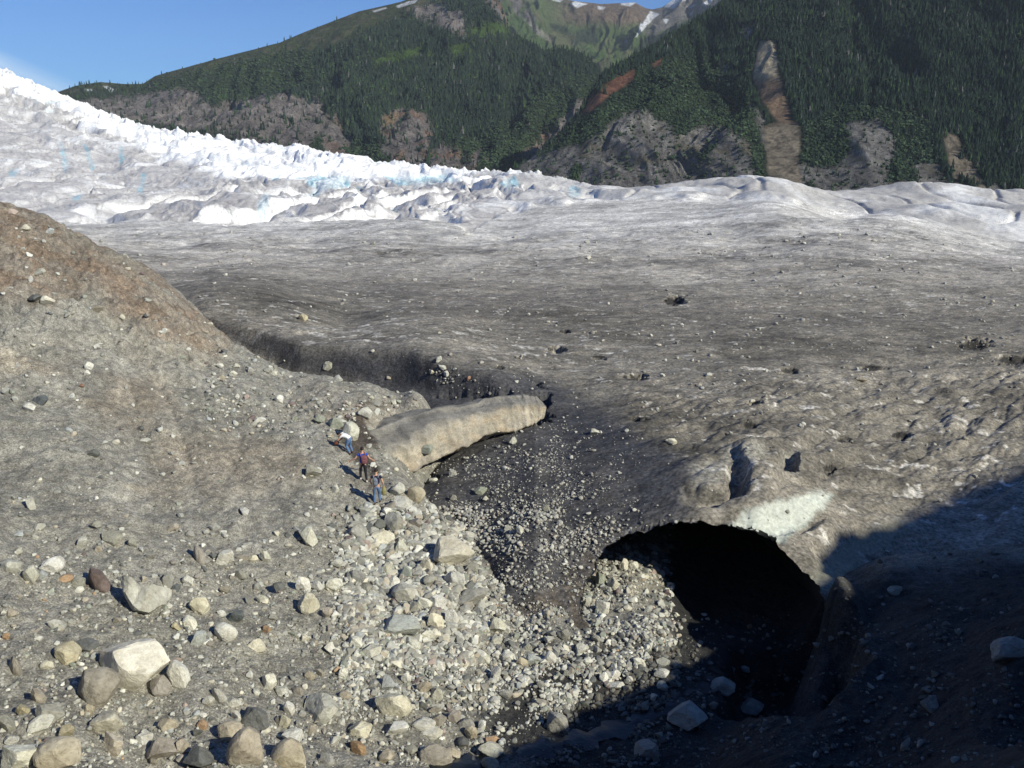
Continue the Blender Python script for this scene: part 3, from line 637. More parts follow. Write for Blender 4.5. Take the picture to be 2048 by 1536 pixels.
# colours (albedo)
CO = {'cream': (.60, .57, .46), 'white': (.66, .65, .57), 'pale grey': (.52, .515, .45), 'grey': (.32, .315, .275), 'tan': (.43, .385, .30), 'brown': (.31, .285, .24),
      'dark grey': (.15, .155, .145), 'bluish grey': (.40, .42, .40), 'greenish grey': (.33, .35, .285), 'orange': (.45, .31, .19), 'maroon': (.20, .155, .145), 'yellowish': (.50, .45, .31), 'pink': (.42, .34, .29), 'dark blue-grey': (.14, .155, .16), 'reddish': (.34, .20, .14)}
B = """261 1322 158 112 cream|282 1194 96 84 pale grey|191 1377 90 80 brown|361 1350 46 56 white|450 1265 50 40 white|645 1414 84 60 pale grey|616 1211 42 46 cream|538 1360 33 44 white|101 1130 50 34 white|63 1152 34 44 pale grey
23 1133 46 28 pale grey|195 1160 52 48 maroon|223 1076 42 30 grey|164 1085 22 30 pale grey|59 1007 22 30 pale grey|137 1307 54 40 yellowish|172 1290 44 30 dark grey|400 1215 40 40 cream|382 1247 30 30 white|395 1280 32 32 bluish grey
353 1255 20 18 yellowish|473 1234 32 28 dark blue-grey|532 1259 25 18 orange|513 1290 38 34 cream|397 1108 32 42 brown|450 1116 38 30 white|528 1114 26 24 pale grey|505 1118 20 20 cream|607 1169 30 34 white|635 1173 27 24 pale grey
666 1173 34 32 white|614 1072 34 50 pale grey|488 1022 28 20 pale grey|353 1171 18 36 dark blue-grey|334 1160 24 34 grey|130 1156 30 16 orange|524 1198 24 22 pale grey|328 1227 22 14 white|212 1448 66 54 cream|100 1425 62 50 grey
80 1450 56 38 pale grey|42 1421 30 24 yellowish|10 1446 44 42 grey|131 1465 36 32 yellowish|229 1492 52 46 tan|290 1476 36 34 pale grey|325 1496 72 52 brown|365 1492 26 42 tan|115 1508 92 60 tan|141 1488 34 26 cream
44 1513 94 60 white|460 1467 52 46 tan|498 1502 82 78 tan|583 1514 80 62 tan|511 1440 56 48 dark grey|473 1431 22 28 white|580 1417 24 32 white|571 1446 24 26 cream|584 1475 44 28 white|466 1406 28 22 pale grey
416 1405 26 22 pale grey|436 1389 28 38 pale grey|336 1452 38 32 tan|403 1450 24 20 orange|401 1517 62 48 dark grey|318 1372 42 42 brown|351 1322 23 16 pink|660 1295 24 26 white|687 1347 20 28 white|30 1332 32 34 brown
113 1249 34 28 pale grey|94 1331 26 22 cream|13 1274 16 16 orange|74 1391 32 28 tan|178 1421 28 26 tan|795 980 30 28 pale grey|830 991 38 34 tan|804 1007 40 32 pale grey|904 1106 82 64 cream|912 1164 44 44 pale grey
942 1192 72 50 grey|880 1141 24 20 pale grey|877 1206 38 42 white|872 1242 34 48 cream|814 1187 58 44 pale grey|786 1166 28 28 pale grey|850 1208 34 28 white|902 1238 30 36 white|797 1253 86 50 bluish grey|822 1284 42 28 pale grey
858 1271 34 28 white|845 1250 20 20 cream|759 1221 28 24 white|711 1286 28 28 white|744 1303 44 38 pale grey|708 1330 22 20 white|826 1063 30 24 grey|832 1089 38 30 pale grey|788 1046 46 38 grey|862 1162 34 24 grey
994 1251 38 38 pale grey|1053 1295 26 24 grey|1068 1320 36 26 bluish grey|1045 1326 26 26 tan|1102 1316 24 32 white|1018 1312 28 20 white|992 1309 18 18 white|973 1320 24 20 pale grey|990 1351 28 30 pale grey|1047 1362 28 15 white
1116 1448 46 44 grey|784 1410 68 60 cream|776 1368 30 34 bluish grey|811 1358 22 28 white|795 1456 48 30 white|847 1448 46 30 white|864 1466 42 28 white|723 1459 48 38 cream|933 1446 34 26 grey|963 1452 22 18 white
1001 1459 17 18 white|910 1433 30 32 brown|879 1440 32 28 brown|942 1467 28 28 tan|874 1389 24 30 pale grey|849 1377 30 28 tan|873 1516 68 46 brown|906 1507 36 28 tan|978 1503 54 28 pale grey|984 1482 32 15 orange
929 1486 30 18 dark grey|715 1496 34 32 orange|980 1527 34 24 tan|1280 1326 26 24 white|1322 1349 34 22 pale grey|1326 1326 28 20 pale grey|1230 1351 26 20 white|1207 1356 20 22 white|1192 1278 20 20 grey|1207 1217 32 32 white
1173 1202 18 36 pale grey|1227 1169 26 26 cream|1202 1162 24 30 greenish grey|1246 1131 22 28 cream|1265 1130 24 18 pale grey|1372 1436 84 62 grey|1295 1500 54 36 grey|1326 1373 26 18 bluish grey|1349 1331 20 20 tan|699 866 42 40 pale grey
731 828 30 26 pale grey|637 839 32 24 greenish grey|672 848 28 28 greenish grey|656 732 21 16 pale grey|1026 883 16 16 pale grey|963 981 28 17 greenish grey|906 947 17 14 pale grey|867 960 17 13 white|971 997 13 12 pale grey|906 996 15 14 grey
1092 1016 19 17 grey|1041 1060 17 16 pale grey|1015 1059 19 18 grey|886 736 19 11 pale grey|894 748 13 11 pale grey|878 719 13 11 white|865 745 12 9 cream|938 757 10 9 reddish|670 977 17 16 pale grey|626 943 32 28 grey
852 896 30 18 greenish grey|51 455 18 13 cream|96 602 27 19 cream|67 598 27 15 dark grey|77 545 23 13 pale grey|60 557 11 18 pale grey|193 617 26 17 brown|179 734 20 18 white|174 746 13 14 white|80 800 28 25 dark blue-grey
60 815 30 19 white|243 636 16 13 cream|560 800 20 17 white|466 749 17 13 white|290 882 21 13 pale grey|164 772 10 9 reddish|608 636 20 15 yellowish|1190 863 20 13 pale grey|1343 884 24 15 cream|1602 852 14 11 pale grey
1723 759 22 13 tan|1503 803 13 9 cream|1417 750 15 9 pale grey|1325 750 12 9 white|1120 1046 13 11 pale grey|1931 877 13 9 grey|1862 1408 38 42 grey|1813 1491 26 30 grey|2018 1302 70 54 grey|1792 1183 30 24 grey
1504 1417 54 36 grey|1491 1337 24 15 bluish grey|1632 1511 15 17 pale grey|1911 1518 20 14 grey|1842 1482 18 36 grey|1446 1380 60 24 grey|188 907 25 18 dark grey|22 1226 26 18 tan|300 1112 22 16 grey|560 1440 22 20 brown|236 1240 20 14 brown|596 1380 26 20 brown|450 1180 22 18 brown|480 1150 24 18 grey|560 1175 26 22 dark grey|686 1090 24 20 grey|742 1120 28 22 grey|770 1140 30 26 pale grey|730 1180 30 24 grey|700 1240 26 20 grey|740 1250 26 20 pale grey|640 1345 22 18 brown|690 1390 26 20 tan|745 1370 24 18 grey|620 1460 24 20 brown|670 1480 26 22 pale grey|655 1520 34 26 grey|770 1515 36 26 tan|820 1500 28 20 grey""".replace('\n', '|').split('|')
BL = []
for q in B:
    p = q.split(); BL.append((float(p[0]), float(p[1]), float(p[2]), float(p[3]), ' '.join(p[4:])))
HAND = {(261,1322):'huge cream boulder with a rough flat face, the largest stone at lower left', (282,1194):'pale grey heart-shaped boulder with a notch in its top', (191,1377):'large smooth brown boulder tucked below the huge cream one',
 (645,1414):'large pale grey wedge-shaped boulder with a flat base near the bottom', (195,1160):'dark maroon boulder left of the heart-shaped boulder', (904,1106):'largest cream boulder standing against the dark pebbly ice',
 (797,1253):'wide flat bluish grey boulder in the middle of the boulder train', (784,1410):'tall cream block with a bluish slab above it', (776,1368):'upright bluish grey slab resting above the tall cream block', (1116,1448):'square grey block casting a black shadow near the shadow edge',
 (44,1513):'big white broken boulder in the bottom left corner', (583,1514):'tan orange boulder cut by the bottom edge of the view', (1372,1436):'big pointed grey boulder lying in the deep shadow', (699,866):'round pale boulder just above the bending hiker',
 (795,980):'upper left one of the three rounded boulders beside the hikers', (830,991):'tan rounded boulder, right-hand one of the three beside the hikers', (804,1007):'lowest and palest of the three rounded boulders beside the hikers', (473,1234):'dark blue-grey boulder above the orange stone',
 (2018,1302):'big dim boulder in the shadow at the right edge', (852,896):'greenish grey angular block under the lower edge of the rock spur', (938,757):'small reddish stone on the dark ice above the rock spur', (164,772):'tiny reddish stone on the left slope', (1246,1131):'sunlit cream pointed rock inside the cave mouth'}
LM = [('the huge cream boulder',261,1322),('the heart-shaped boulder',282,1194),('the smooth brown boulder',191,1377),('the maroon boulder',195,1160),('the bending hiker',690,888),('the hiker in jeans',755,985),('the cave mouth',1210,1140),
 ('the tip of the rock spur',1085,810),('the root of the rock spur',780,900),('the largest boulder by the dark ice',904,1106),('the wide flat bluish boulder',797,1253),('the tall cream block',784,1410),('the square grey block',1116,1448),('the grey wedge boulder',645,1414),
 ('the pointed shaded boulder',1372,1436),('the white corner boulder',44,1513),('the tan boulder at the bottom edge',583,1514),('the dark blue-grey boulder',473,1234),('the crest of the left hill',200,490),('the white ice scoop above the cave',1570,1030),('the round pale boulder',450,1265),('the white twin stones on the left slope',179,738),('the big boulder at the right edge',2018,1302)]
# more boulders, to 300 in all, where the photograph has them thick
zone = [((700,1000),(960,1330),40), ((940,1240),(1330,1400),34), ((20,1040),(700,1180),20), ((350,1190),(1000,1500),30), ((20,1450),(700,1530),12), ((420,730),(820,860),10)]
tries = 0
need = 300-len(BL)
allow = []
for z in zone: allow += [z]*z[2]
hand_n = len(BL)
while len(BL) < 300 and tries < 20000:
    tries += 1; z = random.choice(allow); x_ = random.uniform(z[0][0], z[1][0]); y_ = random.uniform(z[0][1], z[1][1])
    sz = random.choice([26, 32, 38, 44, 52]) if (700 < x_ < 960 and 1000 < y_ < 1330) else random.choice([14, 16, 18, 20, 22, 26]) if y_ > 1000 else random.choice([9, 11, 13])
    if x_ > 830 and y_ < 1050: continue
    if x_ > 960 and y_ < 1250+ (x_-960)*.1: continue
    if abs(x_-715) < 60 and 850 < y_ < 1020: continue
    if any(abs(x_-b[0]) < (sz+b[2])*.38 and abs(y_-b[1]) < (sz+b[3])*.36 for b in BL): continue
    BL.append((x_, y_, sz*random.uniform(.9, 1.3), sz*random.uniform(.7, 1.05), random.choice(['white', 'pale grey', 'pale grey', 'pale grey', 'cream', 'grey', 'grey', 'tan', 'brown', 'greenish grey', 'dark grey'])))

# bedrock spur that sticks out between slope and ice -------------------------------------------
SPU = [(705,928,45.2,1.0),(742,913,45.9,1.9),(790,890,46.9,2.0),(845,868,47.8,1.85),(900,851,48.6,1.66),(950,838,49.3,1.46),(1000,827,50,1.36),(1035,821,50.4,1.26),(1062,818,50.6,1.10),(1078,818,50.7,.8),(1086,819,50.8,.3)]
sp_ = np.array([np.r_[wpt(q[0], q[1], q[2]+1.7), q[3]*1.06] for q in SPU])
tq = np.linspace(0, len(sp_)-1, 190); C_ = np.stack([np.interp(tq, np.arange(len(sp_)), sp_[:, k]) for k in range(4)], 1)
for k in range(4): C_[:, k] = np.convolve(np.pad(C_[:, k], 6, 'edge'), np.ones(13)/13, 'valid')
C_[-1, 3] = .05
V = []; K = 110
s_ax = np.arange(190)*.045; FW = np.array([fbm(s_ax+jf*7, s_ax*0, 2, 710+jf) for jf in range(6)]); FD = np.array([fbm(s_ax*1.6+jf*5, s_ax*0, 3, 720+jf) for jf in range(6)])
ax = np.gradient(C_[:, :3], axis=0); ax /= np.linalg.norm(ax, axis=1, keepdims=True)
for i in range(190):
    side = np.cross(ax[i], [0, 0, 1]); side /= np.linalg.norm(side); upv = np.cross(side, ax[i])
    for k in range(K):
        th = k/K*2*math.pi; r_ = C_[i, 3]; rr_ = 9
        for jf, tf in enumerate((8, 62, 118, 175, 238, 300)):
            tf = math.radians(tf)+.25*float(FW[jf, i]); cf = math.cos(th-tf)
            if cf > .2: rr_ = min(rr_, (.86+.16*float(FD[jf, i]))/cf)
        r_ *= rr_*.55+.45*min(1.05, rr_)
        V.append(C_[i, :3]+side*math.cos(th)*r_*1.15+upv*math.sin(th)*r_*.95)
V = np.array(V); cen_ = np.repeat(C_[:, :3], K, 0); nv = V-cen_; nv /= np.linalg.norm(nv, axis=1, keepdims=True)
nz_ = n3(V, .30, 700)*.40+n3(V, .8, 701)*.12+n3(V, 4, 702)*.06; nz_ = np.where(nv[:, 2] > .35, nz_-.38*(nv[:, 2]-.35)*C_[np.repeat(np.arange(190), K), 3], nz_)
fold = np.abs(pn(V[:, 0]*.55+V[:, 2]*.3, V[:, 1]*.2, 703)); nz_ -= ss(.02, 0, fold)*.05
V = V+nv*nz_[:, None]
P, Q = proj(*V.T)
cc = np.ones((len(V), 3))*np.array([.40, .36, .285]); o1 = fbm(V[:, 0]*.6, V[:, 1]*.6+V[:, 2], 3, 704)
cc = mix(cc, [.41, .335, .235], ss(-.1, .3, o1)*.7); cc = mix(cc, [.33, .30, .25], ss(.0, .35, fbm(V[:, 0]*1.3, V[:, 2]*1.3, 3, 705))*.8)
cc = mix(cc, [.22, .21, .185], ss(.25, .6, nv[:, 2]+.25*fbm(V[:, 0]*1.5, V[:, 1]*1.5, 3, 706)+.15*ss(950, 800, P))*.9)
i_ = np.arange(190*K).reshape(190, K); j_ = np.roll(i_, -1, 1)
fc = np.stack([i_[:-1], j_[:-1], j_[1:], i_[1:]], -1).reshape(-1, 4)
spur = link('rock_spur', mesh_np('rock_spur', V, [fc, np.array([list(range(K))]), np.array([list(range(189*K, 190*K))[::-1]])], cc), M_OUT)
tag(spur, 'long tan finger of bedrock sticking out over the dark ice by the hikers', 'rock')

bpy.context.view_layer.update(); dg = bpy.context.evaluated_depsgraph_get()

# ------------------------------------------------------------------ individual boulders
used = set()
COLW = {}
def describe(x, y, w, col, ang, hh):
    key = (int(x), int(y))
    if key in HAND: used.add(HAND[key]); return HAND[key]
    size = 'large' if w > 48 else 'medium' if w > 28 else 'small' if w > 15 else 'tiny'
    shp = 'flat' if hh < .62 else 'tall' if hh > 1.12 else ('angular' if ang > .5 else 'rounded')
    order = sorted(LM, key=lambda l: math.hypot(l[1]-x, l[2]-y))
    def rel(l):
        dx, dy = x-l[1], y-l[2]; d = math.hypot(dx, dy)
        hz = 'right' if dx > 0 else 'left'; vt = 'below' if dy > 0 else 'above'
        if abs(dx) > 2.4*abs(dy): t = hz+' of'
        elif abs(dy) > 2.4*abs(dx): t = vt
        else: t = vt+' and '+hz+' of'
        return ('close ' if d < 62 else 'further ' if d > 135 else '')+t+' '+l[0]
    for l in order[:6]:
        s = f'{size} {col} {shp} stone {rel(l)}'
        if s not in used and len(s.split()) <= 16: used.add(s); return s
    for l in order[:3]:
        for l2 in order[:9]:
            if l2 is l: continue
            s = f'{size} {col} {shp} stone between {l[0][4:] if 0 else l[0]} and {l2[0]}'
            if s not in used and len(s.split()) <= 16: used.add(s); return s
    return s
protoA = [p for p in PROTO if p[1] > .5]; protoR = [p for p in PROTO if p[1] <= .5]
nb = 0
placed = []
for i, (x, y, w_, h_, col) in enumerate(BL):
    hh = hit(min(max(x, 1), 2047), min(y+h_*.30, 1534))
    if hh is None or hh[2].name.split('.')[0] not in ('ground', 'glacier', 'rock_spur', 'boulder', 'cave_tunnel'): print('no place', x, y); continue
    loc, nor, ob = hh
    dist = math.sqrt((loc**2).sum()); dcam = loc[1]*cp-loc[2]*sp
    W = w_/F*dcam; H = h_/F*dcam
    round_ = (col == 'tan' and i % 3 == 0) or (x, y) in ((795,980),(830,991),(804,1007),(450,1265),(847,1448),(864,1466),(699,866),(191,1377))
    pr = random.choice(protoR if round_ else protoA)
    me = HEART if (x, y) == (282,1194) else pr[0]
    o = bpy.data.objects.new('boulder', me); COL.objects.link(o)
    rz = random.uniform(-.5, .5)+random.choice([0, math.pi]) if me is not HEART else 0
    # seen from above at a slant: vertical extent in the view mixes height and depth
    D = W*random.uniform(.7, .95); th = math.atan2(-loc[2], loc[1]); Hz = max(.35*W, (H-D*math.sin(th)*.55)/math.cos(th)*1.0)
    Hz = min(max(Hz*1.2, .55*W), 1.3*W)
    o.scale = (W*1.06, D, Hz*1.1)
    tilt = random.uniform(-.25, .25)
    o.rotation_euler = (random.uniform(-.2, .2), tilt, rz)
    o.location = (loc[0], loc[1]+D*.12, loc[2]+Hz*.27)
    c = CO[col]; j = random.uniform(.88, 1.1); o.color = (c[0]*j, c[1]*j, c[2]*j*random.uniform(.94, 1.04), 1)
    nm = 'boulder' if w_ > 22 else 'rock'; o.name = nm
    tag(o, describe(x, y, w_, col, .2 if round_ else 1, h_/w_), 'boulder' if nm == 'boulder' else 'rock', 'boulders and rocks strewn over the moraine and ice')
    placed.append((x, y, w_, h_)); nb += 1
print('boulders', nb, 'labels', len(used))

# ------------------------------------------------------------------ loose stones, baked into one mesh per bed
def bake(name, protos, items, mat, smooth=False):
    """items: per prototype list of (loc, rot3x3, scale3, colour)"""
    Vs, Fs, Cs = [], [], []; base = 0
    for (V, Fa), it in zip(protos, items):
        if not it: continue
        Lc = np.array([q[0] for q in it]); Rm = np.array([q[1] for q in it]); Sc = np.array([q[2] for q in it]); Cc = np.array([q[3] for q in it])
        W = np.einsum('nij,nvj->nvi', Rm, V[None]*Sc[:, None])+Lc[:, None]
        n, v = W.shape[:2]
        Vs.append(W.reshape(-1, 3)); Fs.append((Fa[None]+(np.arange(n)*v)[:, None, None]+base).reshape(-1, Fa.shape[1])); Cs.append(np.repeat(Cc, v, 0)); base += n*v
    return link(name, mesh_np(name, np.vstack(Vs), Fs, np.vstack(Cs), smooth=smooth), mat)
def rmat(ax_, ay_, az_):
    return np.array(Matrix.Rotation(az_, 3, 'Z')@Matrix.Rotation(ay_, 3, 'Y')@Matrix.Rotation(ax_, 3, 'X'))
PB = [rock(1200+i, 2, 1) for i in range(10)]+[rock(1300+i, 2, .2) for i in range(4)]
PS = [rock(1400+i, 1, 1) for i in range(8)]
PBx = [rock(1500+i, 3, 1) for i in range(8)]
cols_ = [np.array(CO[k])*.9 for k in ('white', 'pale grey', 'pale grey', 'pale grey', 'grey', 'grey', 'grey', 'grey', 'cream', 'tan', 'brown', 'brown', 'dark grey', 'dark grey', 'greenish grey', 'bluish grey', 'pink', 'orange', 'maroon')]
cwt = np.array([3.2, 4, 4, 4, 4, 4, 4, 4, 2.6, 2, 1.8, 1.8, 1.6, 1.6, 2, 1.5, .4, .15, .5]); cwt /= cwt.sum(); cwt_ = list(cwt)
def dens_ground(x, y):
    d = .10
    d += .9*np.exp(-((x-830)/130)**2-((y-1180)/170)**2)
    d += .95*np.exp(-((x-1130)/190)**2-((y-1345)/60)**2)
    if y > 1040: d += .45*min(1, (y-1040)/150)
    if y > 1400: d += .35*min(1, (y-1400)/100)
    if 700 < y < 880 and 400 < x < 860: d += .45
    if x > 1050 and y > 1250: d += .4
    if x > 1420: d *= .30
    if 1345 < x < 1690 and y < 1345: d *= .5 if y > 1230 else 0
    return d
def dens_ice(x, y):
    d = .05+.05*(y < 800)
    d += .75*np.exp(-((x-1040)/150)**2-((y-1030)/130)**2)
    d += .25*np.exp(-((x-930)/90)**2-((y-745)/35)**2)
    d += .12*np.exp(-((x-1400)/150)**2-((y-790)/60)**2)
    if x > 1300 and y > 850: d *= .5
    return d
items_g = [[] for _ in PB+PS+PBx]; items_i = [[] for _ in PB+PS+PBx]
nB, nS = len(PB), len(PS)
rr = random.random
occ = placed
def scatter(n, smin, smax, alpha, region, big):
    cnt = 0
    xs = rng.uniform(region[0][0], region[0][1], n); ys = rng.uniform(region[1][0], region[1][1], n)
    cls = np.clip(.5+.9*pn(xs*.012, ys*.02, 55)+.6*pn(xs*.04, ys*.06, 56), .12, 1)
    kp = rng.uniform(size=n) < cls
    for x, y in zip(xs[kp], ys[kp]):
        h_ = hit(x, y)
        if h_ is None: continue
        loc, nor, ob = h_; nm = ob.name.split('.')[0]
        if nm == 'ground': d = dens_ground(x, y); it = items_g
        elif nm == 'glacier': d = dens_ice(x, y); it = items_i
        elif nm == 'rock_spur': d = .5*(nor[2] > .75); it = items_g
        else: continue
        if rr() > d: continue
        if nm == 'glacier' and loc[1] > 185: continue
        if nm == 'glacier' and x < 870 and loc[1] > 54 and y > 620 and rr() < .8: continue
        dcam = loc[1]*cp-loc[2]*sp
        u = rr(); s = smin*(1-u*(1-(smin/smax)**alpha))**(-1/alpha)
        if nm == 'glacier': s = min(s*.72, 10)
        W = s/F*dcam
        c = random.choices(cols_, cwt_)[0]*random.uniform(.8, 1.1)
        if nm == 'glacier' or s < 5: c = c*.6+.4*np.array([.40, .38, .33])*random.uniform(.6, 1.2)
        if nm == 'ground' and x > 950 and (x-950)*.62 > 1536-y+0: c = c*.35  # stones within the gully shadow get that shade in their colour too
        sc_ = np.array([W*random.uniform(.85, 1.35), W*random.uniform(.7, 1.1), W*random.uniform(.5, .9)])
        k = nB+nS+random.randrange(len(PBx)) if s > 11 else random.randrange(nB) if s > 5.0 else nB+random.randrange(nS)
        it[k].append((loc+np.array([0, 0, sc_[2]*.22]), rmat(random.uniform(-.4, .4), random.uniform(-.4, .4), rr()*6.28), sc_, c)); cnt += 1
    return cnt
c1 = scatter(20000, 8, 19, 2.2, ((0, 2048), (420, 1536)), True)
c2 = scatter(60000, 3.4, 9, 2.2, ((0, 2048), (430, 1536)), False)
c3 = scatter(34000, 1.8, 4.0, 2.0, ((0, 1400), (420, 1536)), False)
c4 = scatter(22000, 2.6, 8, 2.0, ((820, 1280), (840, 1230)), False)
c5 = scatter(22000, 5, 20, 1.6, ((660, 1360), (1020, 1420)), False)
c6 = scatter(9000, 11, 27, 1.3, ((690, 965), (1015, 1335)), False)
print('stones', c1, c2, c3, c4, c5)
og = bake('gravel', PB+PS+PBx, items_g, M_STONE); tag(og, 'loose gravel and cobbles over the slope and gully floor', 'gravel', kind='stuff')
oi = bake('pebbles', PB+PS+PBx, items_i, M_STONE); tag(oi, 'pebbles and grit strewn over the dark ice', 'pebbles', kind='stuff')

# ------------------------------------------------------------------ forest and brush on the far slopes
def tree_proto(seed, tiers=3, sides=6):
    r = np.random.default_rng(seed); V = []; Fa = []
    # thin trunk
    for z in (0, .35):
        for k in range(3): V.append((.02*math.cos(k*2.1), .02*math.sin(k*2.1), z))
    for k in range(3): Fa += [(k, (k+1) % 3, 3+(k+1) % 3), (k, 3+(k+1) % 3, 3+k)]
    for t in range(tiers):
        z0 = .08+t*.82/tiers; z1 = z0+.82/tiers*1.9; rad = .20*(1-t/tiers*.85); b0 = len(V)
        for k in range(sides*2):
            q = rad*(r.uniform(.8, 1.2) if k % 2 == 0 else r.uniform(.4, .65)); a = (k+r.uniform(-.3, .3))/(sides*2)*2*math.pi
            V.append((q*math.cos(a), q*math.sin(a), z0+r.uniform(-.05, .03)+(0 if k % 2 == 0 else .03)))
        V.append((r.uniform(-.01, .01), r.uniform(-.01, .01), min(1, z1)))
        for k in range(sides*2): Fa.append((b0+k, b0+(k+1) % (sides*2), b0+sides*2))
    return np.array(V), np.array(Fa)
def bush_proto(seed):
    V, Fa = ico(2); r = np.random.default_rng(seed); V = V*(r.uniform(.65, 1.25, size=(len(V), 1))); V = V*.5+np.array([0, 0, .35]); return V, Fa
TP = [tree_proto(1700+i) for i in range(7)]; BP = [bush_proto(1800+i) for i in range(5)]
forest = {'L': [[] for _ in TP], 'R': [[] for _ in TP]}; brushes = {'L': [[] for _ in BP], 'R': [[] for _ in BP]}
NT = 100000
XS = rng.uniform(60, 2048, NT); YS = rng.uniform(-20, 400, NT)
loc_l = []; side_l = []
for x, y in zip(XS, YS):
    d = Vector(raydir(x, y)).normalized(); ok, loc, nor, idx, ob, _ = S.ray_cast(dg, Vector((0, 0, 0)), d)
    if not ok: continue
    if ob.name == 'mountain_left': loc_l.append((x, y, *loc, 0))
    elif ob.name == 'mountain_right': loc_l.append((x, y, *loc, 1))
loc_l = np.array(loc_l)
for sd, key in ((0, 'L'), (1, 'R')):
    q = loc_l[loc_l[:, 5] == sd]; P, Q, X_, Y_ = q[:, 0], q[:, 1], q[:, 2], q[:, 3]
    rk, tun, mead, brush, sl, red = zones(P, Q, X_, Y_, key)
    gapn = fbm(X_/45, Y_/45, 3, 400); sl = np.maximum(sl, zones(P, Q-9, X_, Y_, key)[4]); sl = np.maximum(sl, zones(P, Q-18, X_, Y_, key)[4]); red = np.maximum(red, zones(P, Q-9, X_, Y_, key)[5]); rk = np.maximum(rk, .8*zones(P, Q-10, X_, Y_, key)[0]); sl = np.maximum(sl, zones(P+5, Q-4, X_, Y_, key)[4]); sl = np.maximum(sl, zones(P-5, Q-4, X_, Y_, key)[4])
    for i in range(len(q)):
        bare = max(rk[i]*.93, sl[i]*1.3, red[i], mead[i], tun[i]*1.02, .5*(gapn[i] > .33))
        if rr() < bare: continue
        tone = random.uniform(.7, 1.25); l_ = q[i, 2:5]
        if rr() < max(brush[i]*.72, .10+.5*max(0, gapn[i])):
            s_ = random.uniform(1.3, 4.0)*(1.2 if key == 'L' else .85); c = np.array([.039, .062, .033])*tone*(1+1.2*max(0, gapn[i])) if rr() < .7 else np.array([.03, .05, .03])*tone
            brushes[key][random.randrange(len(BP))].append((l_, rmat(0, 0, rr()*6), (s_*1.2, s_*1.2, s_*random.uniform(.7, 1.1)), c))
        else:
            hgt = random.uniform(3.8, 9.5)*random.choice((.8, 1, 1, 1.25))*(1.2 if key == 'L' else .95)*(.6 if brush[i] > .4 else 1)*(1+.5*gapn[i]); c = np.array([.030, .047, .035])*tone
            if rr() < .16: c = np.array([.046, .082, .034])*tone
            if rr() < .012: c = np.array([.16, .15, .14])
            forest[key][random.randrange(len(TP))].append((l_-np.array([0, 0, .6]), rmat(random.uniform(-.05, .05), random.uniform(-.05, .05), rr()*6), (hgt*1.0, hgt*1.0, hgt), c))
for key, wh in (('L', 'left'), ('R', 'right')):
    o = bake('forest', TP, forest[key], M_LEAF); tag(o, f'dense dark conifer forest covering the {wh} mountain side', 'forest', kind='stuff')
    o = bake('brush', BP, brushes[key], M_LEAF); tag(o, f'green alder brush on the lower {wh} mountain side', 'brush', kind='stuff')
print('trees', sum(map(len, forest['L'])), sum(map(len, forest['R'])))

# ------------------------------------------------------------------ meltwater stream in the gully
m, nt, b = mat_new('stream water'); b.inputs['Base Color'].default_value = (.012, .014, .015, 1); b.inputs['Roughness'].default_value = .28; b.inputs['Specular IOR Level'].default_value = .5
n = noise(nt, mapping(nt, (1, 1, 1)), 5, 6, .6); bump(nt, b, n.outputs['Fac'], .5, .06)
path = [(860,1560,.5),(960,1528,.7),(1060,1500,.8),(1160,1482,.8),(1260,1450,.7),(1340,1410,.7),(1400,1370,.7),(1430,1330,.8)]
pts = []
for q in path:
    h_ = hit(q[0], min(q[1], 1533)); p = h_[0]; pts.append(np.r_[p, q[2]])
pts = np.array(pts); tq = np.linspace(0, len(pts)-1, 70); ps = np.stack([np.interp(tq, np.arange(len(pts)), pts[:, k]) for k in range(4)], 1)
V = []
for i in range(70):
    t = ps[min(i+1, 69)]-ps[max(i-1, 0)]; nrm = np.array([-t[1], t[0]]); nrm = nrm/np.linalg.norm(nrm)
    wv = .6*ps[i, 3]*(1+.35*math.sin(i*.9)+.2*math.sin(i*2.3))
    for s_ in np.linspace(-1, 1, 7): V.append((ps[i, 0]+nrm[0]*wv*s_, ps[i, 1]+nrm[1]*wv*s_, ps[i, 2]+.07-.05*abs(s_)+.02*math.sin(i*1.7)))
st_ = link('stream', mesh_np('stream', np.array(V), [grid_faces(70, 7)]), m); tag(st_, 'narrow meltwater stream between the shaded stones', kind='structure')

# ------------------------------------------------------------------ people
SKIN = m_plain('skin', (.50, .30, .21), .6, .08); HAIR = m_plain('dark hair', (.025, .02, .017), .7, .2)
def skinmesh(name, chains, mat, parent, sub=2):
    """chains: list of lists of (x,y,z,r); the chains share their first vertex when it coincides"""
    verts, rad, edges, idx = [], [], [], {}
    for ch in chains:
        prev = None
        for (x, y, z, r_) in ch:
            k = (round(x, 4), round(y, 4), round(z, 4))
            if k not in idx: idx[k] = len(verts); verts.append((x, y, z)); rad.append(r_)
            if prev is not None and prev != idx[k]: edges.append((prev, idx[k]))
            prev = idx[k]
    me = bpy.data.meshes.new(name); me.from_pydata(verts, edges, []); ob = bpy.data.objects.new(name, me); COL.objects.link(ob)
    sm = ob.modifiers.new('s', 'SKIN'); sm.use_smooth_shade = True; sm.branch_smoothing = .6
    for i, sv in enumerate(me.skin_vertices[0].data):
        r_ = rad[i]; sv.radius = r_ if hasattr(r_, '__len__') else (r_, r_)
        sv.use_root = (i == 0)
    ss_ = ob.modifiers.new('b', 'SUBSURF'); ss_.levels = sub; ss_.render_levels = sub
    bpy.context.view_layer.update(); d_ = bpy.context.evaluated_depsgraph_get()
    nm = bpy.data.meshes.new_from_object(ob.evaluated_get(d_)); bpy.data.objects.remove(ob)
    o = link(name, nm, mat, parent)
    for p_ in nm.polygons: p_.use_smooth = True
    return o
